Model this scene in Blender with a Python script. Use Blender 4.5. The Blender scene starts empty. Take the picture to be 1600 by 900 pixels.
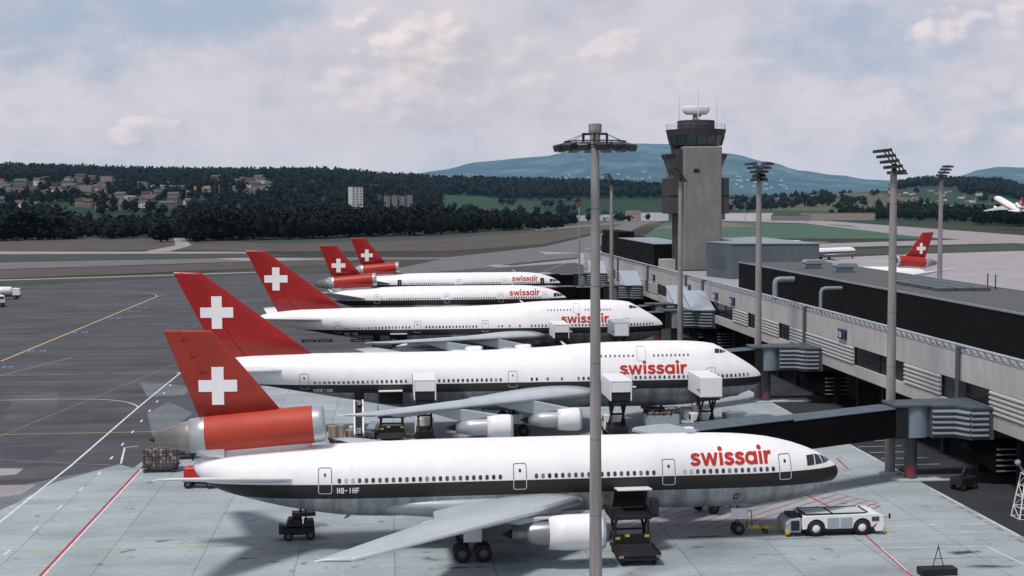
import bpy, bmesh, random
from math import *
from mathutils import Vector, Matrix, noise
random.seed(11)
SC = bpy.context.scene
COL = SC.collection

# ------------------------------------------------------------------ camera (solved from the photograph)
F_PX, PITCH, YAW, ROLL, HCAM = 2135.0, radians(3.786), radians(5.069), radians(.307), 27.87
cam_d = bpy.data.cameras.new('camera'); cam = bpy.data.objects.new('camera', cam_d); COL.objects.link(cam)
cam_d.sensor_width = 36; cam_d.lens = F_PX / 1600 * 36; cam_d.clip_start = .5; cam_d.clip_end = 40000
fw = Vector((sin(YAW) * cos(PITCH), cos(YAW) * cos(PITCH), -sin(PITCH)))
rt = Vector((cos(YAW), -sin(YAW), 0)); up = rt.cross(fw)
r2 = rt * cos(ROLL) - up * -sin(ROLL) * -1; u2 = up * cos(ROLL) + rt * sin(ROLL)
r2 = u2.cross(-fw)
m = Matrix((r2, u2, -fw)).transposed().to_4x4(); m.translation = (0, 0, HCAM)
cam.matrix_world = m; SC.camera = cam

def G(px, py, z=0.0):
    "ground point (height z) seen at a photo pixel; used as surveying shorthand"
    a, b = px - 800, py - 450
    x = (a * cos(ROLL) + b * sin(ROLL)) / F_PX; y = (-a * sin(ROLL) + b * cos(ROLL)) / F_PX
    w = cos(PITCH) - y * sin(PITCH); Z = -sin(PITCH) - y * cos(PITCH)
    X = x * cos(YAW) + w * sin(YAW); Y = -x * sin(YAW) + w * cos(YAW)
    t = (z - HCAM) / Z
    return (X * t, Y * t)

# ------------------------------------------------------------------ material helpers
MATS = {}
class NT:
    def __init__(s, nt): s.t = nt
    def n(s, typ, **k):
        o = s.t.nodes.new(typ)
        for a, b in k.items():
            if a.startswith('i_'):
                o.inputs[int(a[2:]) if a[2:].isdigit() else a[2:].replace('_', ' ')].default_value = b
            else: setattr(o, a, b)
        return o
    def l(s, a, b): s.t.links.new(a, b)
    def math(s, op, a, b=None, clamp=False):
        o = s.n('ShaderNodeMath', operation=op, use_clamp=clamp)
        for i, v in enumerate((a, b)):
            if v is None: continue
            if isinstance(v, (int, float)): o.inputs[i].default_value = v
            else: s.l(v, o.inputs[i])
        return o.outputs[0]
    def mix(s, f, a, b, blend='MIX'):
        o = s.n('ShaderNodeMix', data_type='RGBA', blend_type=blend)
        for i, v in ((0, f), (6, a), (7, b)):
            if isinstance(v, (int, float)): o.inputs[i].default_value = v
            elif isinstance(v, tuple): o.inputs[i].default_value = (*v[:3], 1)
            else: s.l(v, o.inputs[i])
        return o.outputs[2]
    def noise(s, vec, scale, detail=4, rough=.55, mapping=None):
        if mapping:
            mp = s.n('ShaderNodeMapping'); mp.inputs['Scale'].default_value = mapping; s.l(vec, mp.inputs[0]); vec = mp.outputs[0]
        o = s.n('ShaderNodeTexNoise'); o.inputs['Scale'].default_value = scale; o.inputs['Detail'].default_value = detail
        o.inputs['Roughness'].default_value = rough; s.l(vec, o.inputs['Vector'])
        return o.outputs['Fac']
    def ramp(s, fac, stops, interp='LINEAR'):
        o = s.n('ShaderNodeValToRGB'); cr = o.color_ramp; cr.interpolation = interp
        while len(cr.elements) < len(stops): cr.elements.new(.5)
        for e, (p, c) in zip(cr.elements, stops):
            e.position = p; e.color = (*c, 1) if isinstance(c, tuple) else (c, c, c, 1)
        s.l(fac, o.inputs[0]); return o.outputs[0]
    def sstep(s, v, a, b):
        o = s.n('ShaderNodeMapRange', interpolation_type='SMOOTHSTEP'); s.l(v, o.inputs[0])
        o.inputs[1].default_value = a; o.inputs[2].default_value = b; return o.outputs[0]

def new_mat(name):
    m = bpy.data.materials.new(name); m.use_nodes = True; t = NT(m.node_tree)
    b = m.node_tree.nodes['Principled BSDF']; MATS[name] = m
    return m, t, b
def mat(name, col, rough=.6, metal=0.0, var=.12, scale=1.5, detail=5, streak=None, bump=0, spec=.5, obj=True):
    m, t, b = new_mat(name)
    tc = t.n('ShaderNodeTexCoord'); v = tc.outputs['Object']
    n = t.noise(v, scale, detail, .6, streak)
    f = t.ramp(n, [(.25, 1 - var), (.75, 1 + var * .6)])
    c = t.mix(1.0, tuple(col), f, 'MULTIPLY')
    t.l(c, b.inputs['Base Color'])
    r = t.ramp(n, [(.2, min(1, rough * 1.15)), (.8, rough * .85)]); t.l(r, b.inputs['Roughness'])
    b.inputs['Metallic'].default_value = metal; b.inputs['Specular IOR Level'].default_value = spec
    if bump:
        bp = t.n('ShaderNodeBump'); bp.inputs['Strength'].default_value = bump; bp.inputs['Distance'].default_value = .05
        t.l(n, bp.inputs['Height']); t.l(bp.outputs[0], b.inputs['Normal'])
    return m
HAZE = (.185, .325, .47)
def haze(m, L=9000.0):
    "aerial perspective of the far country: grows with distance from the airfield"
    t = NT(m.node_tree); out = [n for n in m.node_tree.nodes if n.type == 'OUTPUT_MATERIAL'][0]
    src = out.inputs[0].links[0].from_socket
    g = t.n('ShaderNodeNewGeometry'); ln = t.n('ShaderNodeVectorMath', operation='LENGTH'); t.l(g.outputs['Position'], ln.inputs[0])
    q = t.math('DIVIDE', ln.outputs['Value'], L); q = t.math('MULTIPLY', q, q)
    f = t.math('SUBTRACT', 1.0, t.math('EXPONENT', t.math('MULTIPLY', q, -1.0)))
    e = t.n('ShaderNodeEmission'); e.inputs[0].default_value = (*HAZE, 1)  # haze is painted in: blue emission mixed over the material's own colour
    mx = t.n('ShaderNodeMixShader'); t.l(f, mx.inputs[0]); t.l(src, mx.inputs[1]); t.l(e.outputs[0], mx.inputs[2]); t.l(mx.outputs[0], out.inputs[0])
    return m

# ------------------------------------------------------------------ mesh builder
class MB:
    def __init__(s): s.v = []; s.f = []; s.mi = []; s.sm = []
    def add(s, vs, fs, mi=0, sm=False):
        o = len(s.v); s.v += [tuple(p) for p in vs]
        for f in fs: s.f.append([i + o for i in f]); s.mi.append(mi); s.sm.append(sm)
        return s
    def box(s, x0, x1, y0, y1, z0, z1, mi=0):
        return s.add([(x, y, z) for z in (z0, z1) for y in (y0, y1) for x in (x0, x1)],
                     [(0, 1, 3, 2), (4, 6, 7, 5), (0, 4, 5, 1), (2, 3, 7, 6), (0, 2, 6, 4), (1, 5, 7, 3)], mi)
    def cbox(s, c, size, mi=0, rz=0.0, rx=0.0, ry=0.0):
        M = Matrix.Translation(c) @ Matrix.Rotation(rz, 4, 'Z') @ Matrix.Rotation(ry, 4, 'Y') @ Matrix.Rotation(rx, 4, 'X')
        h = [k / 2 for k in size]
        vs = [M @ Vector((x * h[0], y * h[1], z * h[2])) for z in (-1, 1) for y in (-1, 1) for x in (-1, 1)]
        return s.add(vs, [(0, 1, 3, 2), (4, 6, 7, 5), (0, 4, 5, 1), (2, 3, 7, 6), (0, 2, 6, 4), (1, 5, 7, 3)], mi)
    def tube(s, p, q, r0, r1=None, n=10, mi=0, sm=True, cap=True):
        r1 = r0 if r1 is None else r1; p = Vector(p); q = Vector(q); d = (q - p).normalized()
        a = d.orthogonal().normalized(); b = d.cross(a)
        vs = [p + (a * cos(2 * pi * i / n) + b * sin(2 * pi * i / n)) * r0 for i in range(n)] + [q + (a * cos(2 * pi * i / n) + b * sin(2 * pi * i / n)) * r1 for i in range(n)]
        s.add(vs, [(i, (i + 1) % n, n + (i + 1) % n, n + i) for i in range(n)], mi, sm)
        if cap: s.add(vs, [tuple(range(n))[::-1], tuple(range(n, 2 * n))], mi, False)
        return s
    def path(s, pts, r, n=8, mi=0):
        for a, b in zip(pts, pts[1:]): s.tube(a, b, r, n=n, mi=mi)
        return s
    def rings(s, rs, mi=0, sm=True, cap0=True, cap1=True, closed=True):
        n = len(rs[0]); vs = [p for r in rs for p in r]; fs = []
        for k in range(len(rs) - 1):
            for i in range(n if closed else n - 1):
                j = (i + 1) % n; fs.append((k * n + i, k * n + j, (k + 1) * n + j, (k + 1) * n + i))
        if cap0: fs.append(tuple(range(n))[::-1])
        if cap1: fs.append(tuple(range((len(rs) - 1) * n, len(rs) * n)))
        return s.add(vs, fs, mi, sm)
    def lathe(s, prof, o, ax, n=28, mi=0, sm=True, cap0=False, cap1=False):
        o = Vector(o); ax = Vector(ax).normalized(); a = ax.orthogonal().normalized(); b = ax.cross(a)
        return s.rings([[o + ax * t + (a * cos(2 * pi * i / n) + b * sin(2 * pi * i / n)) * r for i in range(n)] for t, r in prof], mi, sm, cap0, cap1)
    def prism(s, poly, axis, t0, t1, mi=0):
        "poly in the two other axes (order x,y,z without axis)"
        def mk(p, t): l = list(p); l.insert('xyz'.index(axis), t); return tuple(l)
        n = len(poly); vs = [mk(p, t0) for p in poly] + [mk(p, t1) for p in poly]
        return s.add(vs, [tuple(range(n))[::-1], tuple(range(n, 2 * n))] + [(i, (i + 1) % n, n + (i + 1) % n, n + i) for i in range(n)], mi)
    def blob(s, c, r, seed=0, mi=0, amp=.25, sub=1):
        bm = bmesh.new(); bmesh.ops.create_icosphere(bm, subdivisions=sub, radius=1)
        vs = []
        for v in bm.verts:
            k = 1 + amp * noise.noise(v.co * 1.7 + Vector((seed * 3.1, seed * 1.7, 0)))
            vs.append((c[0] + v.co.x * r[0] * k, c[1] + v.co.y * r[1] * k, c[2] + v.co.z * r[2] * k))
        fs = [tuple(w.index for w in f.verts) for f in bm.faces]; bm.free()
        return s.add(vs, fs, mi, False)
    def mesh(s, name, mats, bevel=0, recalc=True):
        me = bpy.data.meshes.new(name); me.from_pydata(s.v, [], s.f)
        me.polygons.foreach_set('material_index', s.mi); me.polygons.foreach_set('use_smooth', s.sm)
        for k in (mats if isinstance(mats, (list, tuple)) else [mats]): me.materials.append(k if not isinstance(k, str) else MATS[k])
        if recalc or bevel:
            bm = bmesh.new(); bm.from_mesh(me); bmesh.ops.remove_doubles(bm, verts=bm.verts, dist=1e-5) if bevel else None
            bmesh.ops.recalc_face_normals(bm, faces=bm.faces)
            if bevel:
                es = [e for e in bm.edges if len(e.link_faces) == 2 and e.calc_face_angle(0) > .6 and e.calc_length() > bevel * 3]
                bmesh.ops.bevel(bm, geom=es, offset=bevel, segments=1, affect='EDGES', clamp_overlap=True)
            bm.to_mesh(me); bm.free()
        return me
    def build(s, name, mats, parent=None, loc=None, rz=0, bevel=0, recalc=True):
        o = bpy.data.objects.new(name, s.mesh(name, mats, bevel, recalc)); COL.objects.link(o)
        if parent: o.parent = parent
        if loc: o.location = loc
        if rz: o.rotation_euler.z = rz
        return o

def tag(o, label=None, cat=None, group=None, kind=None):
    for k, v in (('label', label), ('category', cat), ('group', group), ('kind', kind)):
        if v: o[k] = v
    return o
def thing(name, label, cat, loc=(0, 0, 0), rz=0, group=None):
    o = bpy.data.objects.new(name, None); o.empty_display_size = .5; COL.objects.link(o); o.location = loc; o.rotation_euler.z = rz
    return tag(o, label, cat, group)
def copy_tree(o, parent=None):
    c = o.copy(); COL.objects.link(c)
    if parent: c.parent = parent
    for ch in list(o.children): copy_tree(ch, c)
    return c
def dup(root, loc, rz, label, group=None):
    c = copy_tree(root); c.location = loc; c.rotation_euler.z = rz; c['label'] = label
    if group: c['group'] = group
    return c

# ------------------------------------------------------------------ plain materials
mat('dark_rubber', (.012, .012, .013), .8)
mat('black_paint', (.007, .0075, .009), .6, var=.3)
mat('dark_steel', (.018, .021, .026), .55, .2, var=.3, scale=3)
mat('mid_steel', (.16, .18, .2), .45, .5, var=.2, scale=3)
mat('light_steel', (.5, .53, .56), .35, .6, var=.12, scale=2)
mat('rim_grey', (.10, .105, .11), .5, .3)
mat('white_paint', (.78, .79, .8), .35, var=.07, scale=.8)
mat('white_panel', (.74, .76, .78), .45, var=.1, scale=1.2, streak=(1, 1, .25))
mat('grey_panel', (.33, .38, .42), .5, var=.12)
mat('bluegrey_panel', (.065, .082, .098), .5, var=.18, streak=(1, 1, .2))
mat('pipe_pale', (.34, .4, .46), .45, var=.15)
mat('pale_bluegrey', (.2, .25, .295), .45, var=.12, streak=(1, 1, .3))
mat('dark_glass', (.012, .017, .022), .08, var=.25, scale=.6, spec=.8)
mat('window_glass', (.02, .022, .028), .15, var=.5, scale=.9, spec=.7)
_m = MATS['window_glass']; _t = NT(_m.node_tree); _b = _m.node_tree.nodes['Principled BSDF']; _o = _t.n('ShaderNodeObjectInfo')
_t.l(_t.ramp(_o.outputs['Random'], [(0, (.012, .013, .016)), (.55, (.03, .033, .04)), (.8, (.085, .085, .09)), (.93, (.2, .195, .19))]), _b.inputs['Base Color'])
mat('glass_green', (.03, .05, .055), .1, spec=.8)
mat('yellow_paint', (.62, .42, .04), .5, var=.25, scale=4)
mat('red_paint', (.5, .015, .015), .45, var=.12)
mat('logo_red', (.46, .022, .012), .4, var=.05)
mat('tail_red', (.32, .0055, .006), .35, var=.1, scale=.25)
mat('tail_orange_red', (.31, .024, .012), .6, var=.2, scale=.3)
mat('nacelle_orange', (.42, .042, .018), .62, var=.1, scale=.4)
mat('nacelle_red', (.38, .02, .012), .4, var=.1, scale=.4)
mat('cross_white', (.85, .85, .86), .4, var=.03)
mat('wood_box', (.27, .2, .15), .7, var=.25, scale=3)
mat('sign_blue', (.006, .014, .07), .4, var=.05)
mat('mark_white', (.62, .66, .68), .7, var=.3, scale=.7)
mat('mark_yellow', (.5, .36, .13), .7, var=.25, scale=.7)
mat('mark_faded', (.22, .24, .26), .8, var=.35, scale=.6)
mat('mark_red', (.42, .03, .04), .7, var=.35, scale=.8)
mat('mark_red_faint', (.36, .1, .11), .7, var=.4, scale=.6)
mat('mark_blue', (.03, .09, .25), .7, var=.25, scale=.7)
mat('kerb_concrete', (.42, .45, .47), .8, var=.15)
mat('skin', (.45, .28, .2), .6)
mat('cloth_dark', (.012, .014, .02), .8)
mat('cloth_white', (.7, .7, .72), .8)
mat('burnt_metal', (.34, .31, .29), .38, .45, var=.4, scale=.9, streak=(.25, 1, 1))
mat('tail_metal', (.4, .42, .44), .3, .75, var=.3, scale=.8)

# ------------------------------------------------------------------ people
def person(label, x, y, rz, top='cloth_dark', legs='cloth_dark', arm=.25, hgt=1.76):
    k = hgt / 1.76
    J = [(0, 0, .95), (0, .02, 1.2), (0, .0, 1.42), (0, -.02, 1.53), (0, -.03, 1.6), (0, -.03, 1.73), (-.18, 0, 1.4), (-.27, .05, 1.13), (-.25, -.08 - arm, .95), (.18, 0, 1.4), (.28, .04, 1.13), (.26, -.1 - arm * .4, .9), (-.1, 0, .88), (-.12, -.05, .49), (-.12, .03, .07), (-.12, -.16, .03), (.1, 0, .88), (.12, .03, .49), (.13, .12, .07), (.13, -.07, .03)]
    E = [(0, 1), (1, 2), (2, 3), (3, 4), (4, 5), (2, 6), (6, 7), (7, 8), (2, 9), (9, 10), (10, 11), (0, 12), (12, 13), (13, 14), (14, 15), (0, 16), (16, 17), (17, 18), (18, 19)]
    R = [.15, .14, .15, .06, .085, .09, .075, .055, .04, .075, .055, .04, .1, .07, .05, .045, .1, .07, .05, .045]
    me = bpy.data.meshes.new('person'); me.from_pydata([tuple(c * k for c in j) for j in J], E, []); o = bpy.data.objects.new('person', me); COL.objects.link(o)
    md = o.modifiers.new('skin', 'SKIN'); me.skin_vertices.new() if not me.skin_vertices else None
    for v, rr in zip(me.skin_vertices[0].data, R): v.radius = (rr * k, rr * k)
    me.skin_vertices[0].data[0].use_root = True
    s = o.modifiers.new('sub', 'SUBSURF'); s.levels = s.render_levels = 1
    m, t, b = new_mat('outfit_%d' % len(MATS)); tc = t.n('ShaderNodeTexCoord'); sx = t.n('ShaderNodeSeparateXYZ'); t.l(tc.outputs['Object'], sx.inputs[0]); z = sx.outputs[2]
    cg = lambda n: tuple({'cloth_dark': (.014, .015, .02), 'cloth_white': (.72, .72, .74), 'cloth_blue': (.03, .045, .12)}[n])
    c = t.mix(t.math('GREATER_THAN', z, .93 * k), cg(legs), cg(top)); c = t.mix(t.math('GREATER_THAN', z, 1.52 * k), c, (.4, .25, .18)); c = t.mix(t.math('GREATER_THAN', z, 1.69 * k), c, (.03, .02, .015)); t.l(c, b.inputs['Base Color']); b.inputs['Roughness'].default_value = .8
    me.materials.append(m); o.location = (x, y, 0.008); o.rotation_euler.z = rz; tag(o, label, 'person')
    bpy.context.view_layer.update(); ev = o.evaluated_get(bpy.context.evaluated_depsgraph_get()); nm = bpy.data.meshes.new_from_object(ev); o.modifiers.clear(); o.data = nm; nm.name = 'person'; bpy.data.meshes.remove(me)
    return o
person('man in dark clothes standing beside the netted cargo below the jet exhaust', -21.3, 147.0, radians(60))
person('man in white shirt and dark cap standing left of the belt loader', -4.75, 158.6, radians(200), 'cloth_white', 'cloth_white', .1)
# ------------------------------------------------------------------ aircraft
def hermite(xs, ys, x):
    n = len(xs)
    if x <= xs[0]: return ys[0]
    if x >= xs[-1]: return ys[-1]
    k = max(i for i in range(n - 1) if xs[i] <= x)
    d = [(ys[i + 1] - ys[i]) / (xs[i + 1] - xs[i]) for i in range(n - 1)]
    def sl(i):
        if i == 0: return d[0]
        if i == n - 1: return d[-1]
        if d[i - 1] * d[i] <= 0: return 0.0
        return 2 * d[i - 1] * d[i] / (d[i - 1] + d[i])
    h = xs[k + 1] - xs[k]; t = (x - xs[k]) / h
    return (ys[k] * (2 * t ** 3 - 3 * t * t + 1) + sl(k) * h * (t ** 3 - 2 * t * t + t) + ys[k + 1] * (-2 * t ** 3 + 3 * t * t) + sl(k + 1) * h * (t ** 3 - t * t))

class Fus:
    "fuselage surface: stations (s aft of nose, top, bottom, half width, top of main lobe)"
    def __init__(f, st, ru=None):
        f.st = st; f.xs = [a[0] for a in st]; f.ru = ru; f.c = {}
    def par(f, s):
        k = round(s, 4)
        if k not in f.c: f.c[k] = [hermite(f.xs, [a[i] for a in f.st], s) for i in range(1, len(f.st[0]))]
        return f.c[k]
    def y_at(f, s, z):
        p = f.par(s); top, bot, ry = p[:3]; lt = p[3] if len(p) > 3 else top
        def lobe(t, b, w):
            c = (t + b) / 2; r = max((t - b) / 2, 1e-4); q = 1 - ((z - c) / r) ** 2
            return w * sqrt(q) if q > 0 else 0
        a = lobe(lt, bot, ry)
        if f.ru and top - lt > .02:
            ru = f.ru * ry / 3.25; b = lobe(top, top - 2 * f.ru, ru)
            return (a ** 12 + b ** 12) ** (1 / 12)
        return a
    def ring(f, s, n=32):
        top, bot = f.par(s)[:2]; c = (top + bot) / 2; r = (top - bot) / 2; out = []
        for i in range(n + 1):
            th = -pi / 2 + pi * i / n; z = c + r * sin(th); out.append((f.y_at(s, z) if 0 < i < n else 0.0, z))
        return [(-s, -y, z) for y, z in out] + [(-s, y, z) for y, z in out[-2:0:-1]]
    def pt(f, s, z, off=.02, side=1):
        y = f.y_at(s, z); e = .03
        dy = (f.y_at(s, z + e) - f.y_at(s, z - e)) / (2 * e); ds = (f.y_at(s + e, z) - f.y_at(s - e, z)) / (2 * e)
        n = Vector((ds, 1, -dy)); n.normalize()      # (along -s axis, outward, up)
        return (-s + n.x * off, -side * (y + n.y * off), z + n.z * off)
    def build(f, m, root, name='fuselage', ss=None):
        L = f.xs[-1]
        ss = [0, .03, .1, .2, .35, .55, .8, 1.1, 1.5, 2, 2.6, 3.2, 4, 5, 6, 7, 8, 9, 10.5, 12] + [12 + (L - 12) * i / 40 for i in range(1, 40)] + [L - .9, L - .5, L - .2, L]
        mb = MB(); mb.rings([f.ring(s) for s in sorted(set(ss))]); return mb.build(name, m, root)

def decal(mb, f, quads, off=.02, mi=0, side=1, nu=1, nv=1):
    "quads given by 4 (s,z) corners, subdivided and laid on the skin"
    for q in quads:
        g = []
        for j in range(nv + 1):
            for i in range(nu + 1):
                u, v = i / nu, j / nv
                s = (q[0][0] * (1 - u) + q[1][0] * u) * (1 - v) + (q[3][0] * (1 - u) + q[2][0] * u) * v
                z = (q[0][1] * (1 - u) + q[1][1] * u) * (1 - v) + (q[3][1] * (1 - u) + q[2][1] * u) * v
                g.append(f.pt(s, z, off, side))
        w = nu + 1
        mb.add(g, [(j * w + i, j * w + i + 1, (j + 1) * w + i + 1, (j + 1) * w + i) for j in range(nv) for i in range(nu)], mi, True)

def rrect(sc, zc, w, h, r, k=3):
    out = []
    for cx, cy, a0 in ((w / 2 - r, h / 2 - r, 0), (-w / 2 + r, h / 2 - r, 90), (-w / 2 + r, -h / 2 + r, 180), (w / 2 - r, -h / 2 + r, 270)):
        for i in range(k + 1):
            a = radians(a0 + 90 * i / k); out.append((sc + cx + r * cos(a), zc + cy + r * sin(a)))
    return out
def window_row(root, f, z, ss, w=.27, h=.38, s0=20.0, m='window_glass', name='window', skip=(), off=.02):
    pts = rrect(s0, z, w, h, w * .45)
    mb = MB(); c = f.pt(s0, z, off); mb.add([f.pt(s, zz, off) for s, zz in pts] + [c], [(i, (i + 1) % len(pts), len(pts)) for i in range(len(pts))], 0, True)
    me = mb.mesh(name, m, recalc=False); y0 = f.y_at(s0, z)
    for k, s in enumerate(ss):
        o = bpy.data.objects.new(name, me); COL.objects.link(o); o.parent = root
        o.location = (-(s - s0), -(f.y_at(s, z) - y0), 0)
        if k in skip: o.material_slots[0].link = 'OBJECT'; o.material_slots[0].material = MATS['shut_blind']
def door(root, f, sc, z0, z1, w=1.07, lw=.055, m=('door_line', 'window_glass'), name='door', pane=True):
    a = rrect(sc, (z0 + z1) / 2, w, z1 - z0, .18); b = rrect(sc, (z0 + z1) / 2, w - 2 * lw, z1 - z0 - 2 * lw, min(.14, (w - 2 * lw) * .4))
    # refine long vertical sides so that the outline follows the skin
    ks = [6 if hypot(a[(i + 1) % len(a)][0] - a[i][0], a[(i + 1) % len(a)][1] - a[i][1]) > .5 else 1 for i in range(len(a))]
    def refine(p):
        out = []
        for i in range(len(p)):
            q = p[(i + 1) % len(p)]; k = ks[i]; out += [(p[i][0] + (q[0] - p[i][0]) * t / k, p[i][1] + (q[1] - p[i][1]) * t / k) for t in range(k)]
        return out
    a = refine(a); b = refine(b); n = len(a); mb = MB()
    mb.add([f.pt(s, z, .02) for s, z in a] + [f.pt(s, z, .02) for s, z in b], [(i, (i + 1) % n, n + (i + 1) % n, n + i) for i in range(n)], 0, True)
    if pane:
        p = rrect(sc, z0 + (z1 - z0) * .73, .2, .26, .08); mb.add([f.pt(s, z, .022) for s, z in p], [tuple(range(len(p)))], 1)
    return mb.build(name, list(m), root, recalc=False)

def catmull(p, k=4):
    out = []
    for i in range(len(p) - 1):
        a = p[max(i - 1, 0)]; b = p[i]; c = p[i + 1]; d = p[min(i + 2, len(p) - 1)]
        for t in range(k):
            u = t / k
            out.append(tuple(.5 * (2 * b[j] + (c[j] - a[j]) * u + (2 * a[j] - 5 * b[j] + 4 * c[j] - d[j]) * u * u + (3 * b[j] - a[j] - 3 * c[j] + d[j]) * u ** 3) for j in (0, 1)))
    return out + [p[-1]]
def ribbon(pts, w):
    L = []; n = len(pts)
    for i, p in enumerate(pts):
        a = pts[max(i - 1, 0)]; b = pts[min(i + 1, n - 1)]; d = (b[0] - a[0], b[1] - a[1]); l = hypot(*d) or 1
        nx, ny = -d[1] / l * w / 2, d[0] / l * w / 2; L.append(((p[0] + nx, p[1] + ny), (p[0] - nx, p[1] - ny)))
    return [(L[i][0], L[i + 1][0], L[i + 1][1], L[i][1]) for i in range(n - 1)]
def disc(cx, cy, r, n=14):
    return [((cx, cy), (cx + r * cos(2 * pi * i / n), cy + r * sin(2 * pi * i / n)), (cx + r * cos(2 * pi * (i + .5) / n), cy + r * sin(2 * pi * (i + .5) / n)), (cx + r * cos(2 * pi * (i + 1) / n), cy + r * sin(2 * pi * (i + 1) / n))) for i in range(n)]
def rect(x0, x1, y0, y1): return [((x0, y0), (x1, y0), (x1, y1), (x0, y1))]
W_ = .27
SPATH = catmull([(.72, .74), (.62, .845), (.44, .875), (.25, .83), (.19, .70), (.29, .585), (.47, .515), (.64, .43), (.68, .29), (.58, .165), (.4, .125), (.2, .165), (.08, .29)])
GLYPH = {
 's': (.86, [ribbon(SPATH, W_)]),
 'w': (1.46, [[((.0, 1), (.27, 1), (.52, 0), (.27, 0))], [((.27, 0), (.52, 0), (.84, 1), (.6, 1))], [((.6, 1), (.84, 1), (1.14, 0), (.89, 0))], [((.89, 0), (1.14, 0), (1.4, 1), (1.14, 1))]]),
 'i': (.42, [rect(.04, .32, 0, 1), disc(.18, 1.27, .185)]),
 'a': (1.12, [ribbon([(.5 + .37 * cos(2 * pi * i / 24), .5 + .375 * sin(2 * pi * i / 24)) for i in range(25)], W_), rect(.76, 1.02, 0, 1)]),
 'r': (.72, [rect(.04, .31, 0, 1), ribbon(catmull([(.2, .45), (.26, .7), (.42, .86), (.68, .87)]), W_)]),
}
def lettering(root, f, word, s0, s1, z0, xh, m='logo_red', name='airline_name'):
    tot = sum(GLYPH[c][0] for c in word) - .08; mb = MB(); x = 0; k = 0
    for c in word:
        for part in GLYPH[c][1]:
            mp = [[(s0 - (px + x) / tot * (s0 - s1), z0 + py * xh) for px, py in q] for q in part]
            big = max(abs(q[0][1] - q[2][1]) for q in mp) > .4
            decal(mb, f, mp, .022 + .004 * (k % 5), 0, 1, 1, 8 if big else 1); k += 1
        x += GLYPH[c][0]
    return mb.build(name, m, root, recalc=False)
BLK = {'H': ['lv', 'rv', 'mh'], 'B': ['lv', 'th', 'mh', 'bh', 'rv'], '-': ['mh'], 'I': ['cv'], 'F': ['lv', 'th', 'mh'], 'N': ['lv', 'rv', 'dg'], '2': ['th', 'ru', 'mh', 'ld', 'bh'], '1': ['cv'], 'G': ['lv', 'th', 'bh', 'rd', 'hh'], 'E': ['lv', 'th', 'mh', 'bh'], 'C': ['lv', 'th', 'bh']}
def registration(root, f, word, s0, s1, z0, h):
    n = len(word); w = (s0 - s1) / n; mb = MB(); t = h * .17
    for i, c in enumerate(word):
        x0, x1 = .06 * w, .86 * w
        if c in '1I-': pass
        seg = {'lv': (x0, x0 + t, 0, h), 'rv': (x1 - t, x1, .0, h), 'cv': ((x0 + x1 - t) / 2, (x0 + x1 + t) / 2, 0, h), 'th': (x0, x1 - t * .4, h - t, h), 'mh': (x0, x1 - t * .4, h / 2 - t / 2, h / 2 + t / 2), 'bh': (x0, x1 - t * .4, 0, t),
               'ru': (x1 - t, x1, h / 2, h), 'ld': (x0, x0 + t, 0, h / 2), 'rd': (x1 - t, x1, 0, h * .5), 'hh': ((x0 + x1) / 2, x1, h * .4, h * .4 + t)}
        for k, sg in enumerate(BLK[c]):
            if sg == 'dg': q = [((x0, h), (x0 + t * 1.2, h), (x1, 0), (x1 - t * 1.2, 0))]
            else: q = rect(*seg[sg])
            decal(mb, f, [[(s0 - i * w - px, z0 + py) for px, py in q[0]]], .02 + .003 * k)
    return mb.build('registration_letters', 'cross_white', root, recalc=False)

def airfoil(n=12):
    up = []
    for i in range(n + 1):
        x = .5 * (1 - cos(pi * i / n)); up.append((x, 5 * (.2969 * sqrt(x) - .126 * x - .3516 * x * x + .2843 * x ** 3 - .1036 * x ** 4)))
    return up
AF = airfoil()
def wing(secs, side, m, root, name='wing', mi=0):
    "sections (y, s of leading edge, z, chord, thickness ratio, twist drop)"
    rs = []
    for y, s, z, c, t, *tw in secs:
        d = tw[0] if tw else 0
        ring = [(-(s + x * c), -side * y, z + (h * .62 + .018 * sin(pi * x)) * t / .12 * c * .12 / .12 * 1.0 - d * x * c) for x, h in [(x, h * t) for x, h in AF]] if 0 else \
               [(-(s + x * c), -side * y, z + h * t * c * 1.1 + .012 * c * sin(pi * x) - d * x * c) for x, h in AF] + [(-(s + x * c), -side * y, z - h * t * c * .9 + .012 * c * sin(pi * x) - d * x * c) for x, h in AF[-2:0:-1]]
        rs.append(ring)
    fine = [rs[0]]
    for a, b in zip(rs, rs[1:]):
        for k in range(1, 5): fine.append([tuple(Vector(p).lerp(Vector(q), k / 4)) for p, q in zip(a, b)])
    return MB().rings(fine, mi).build(name, m, root)
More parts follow.
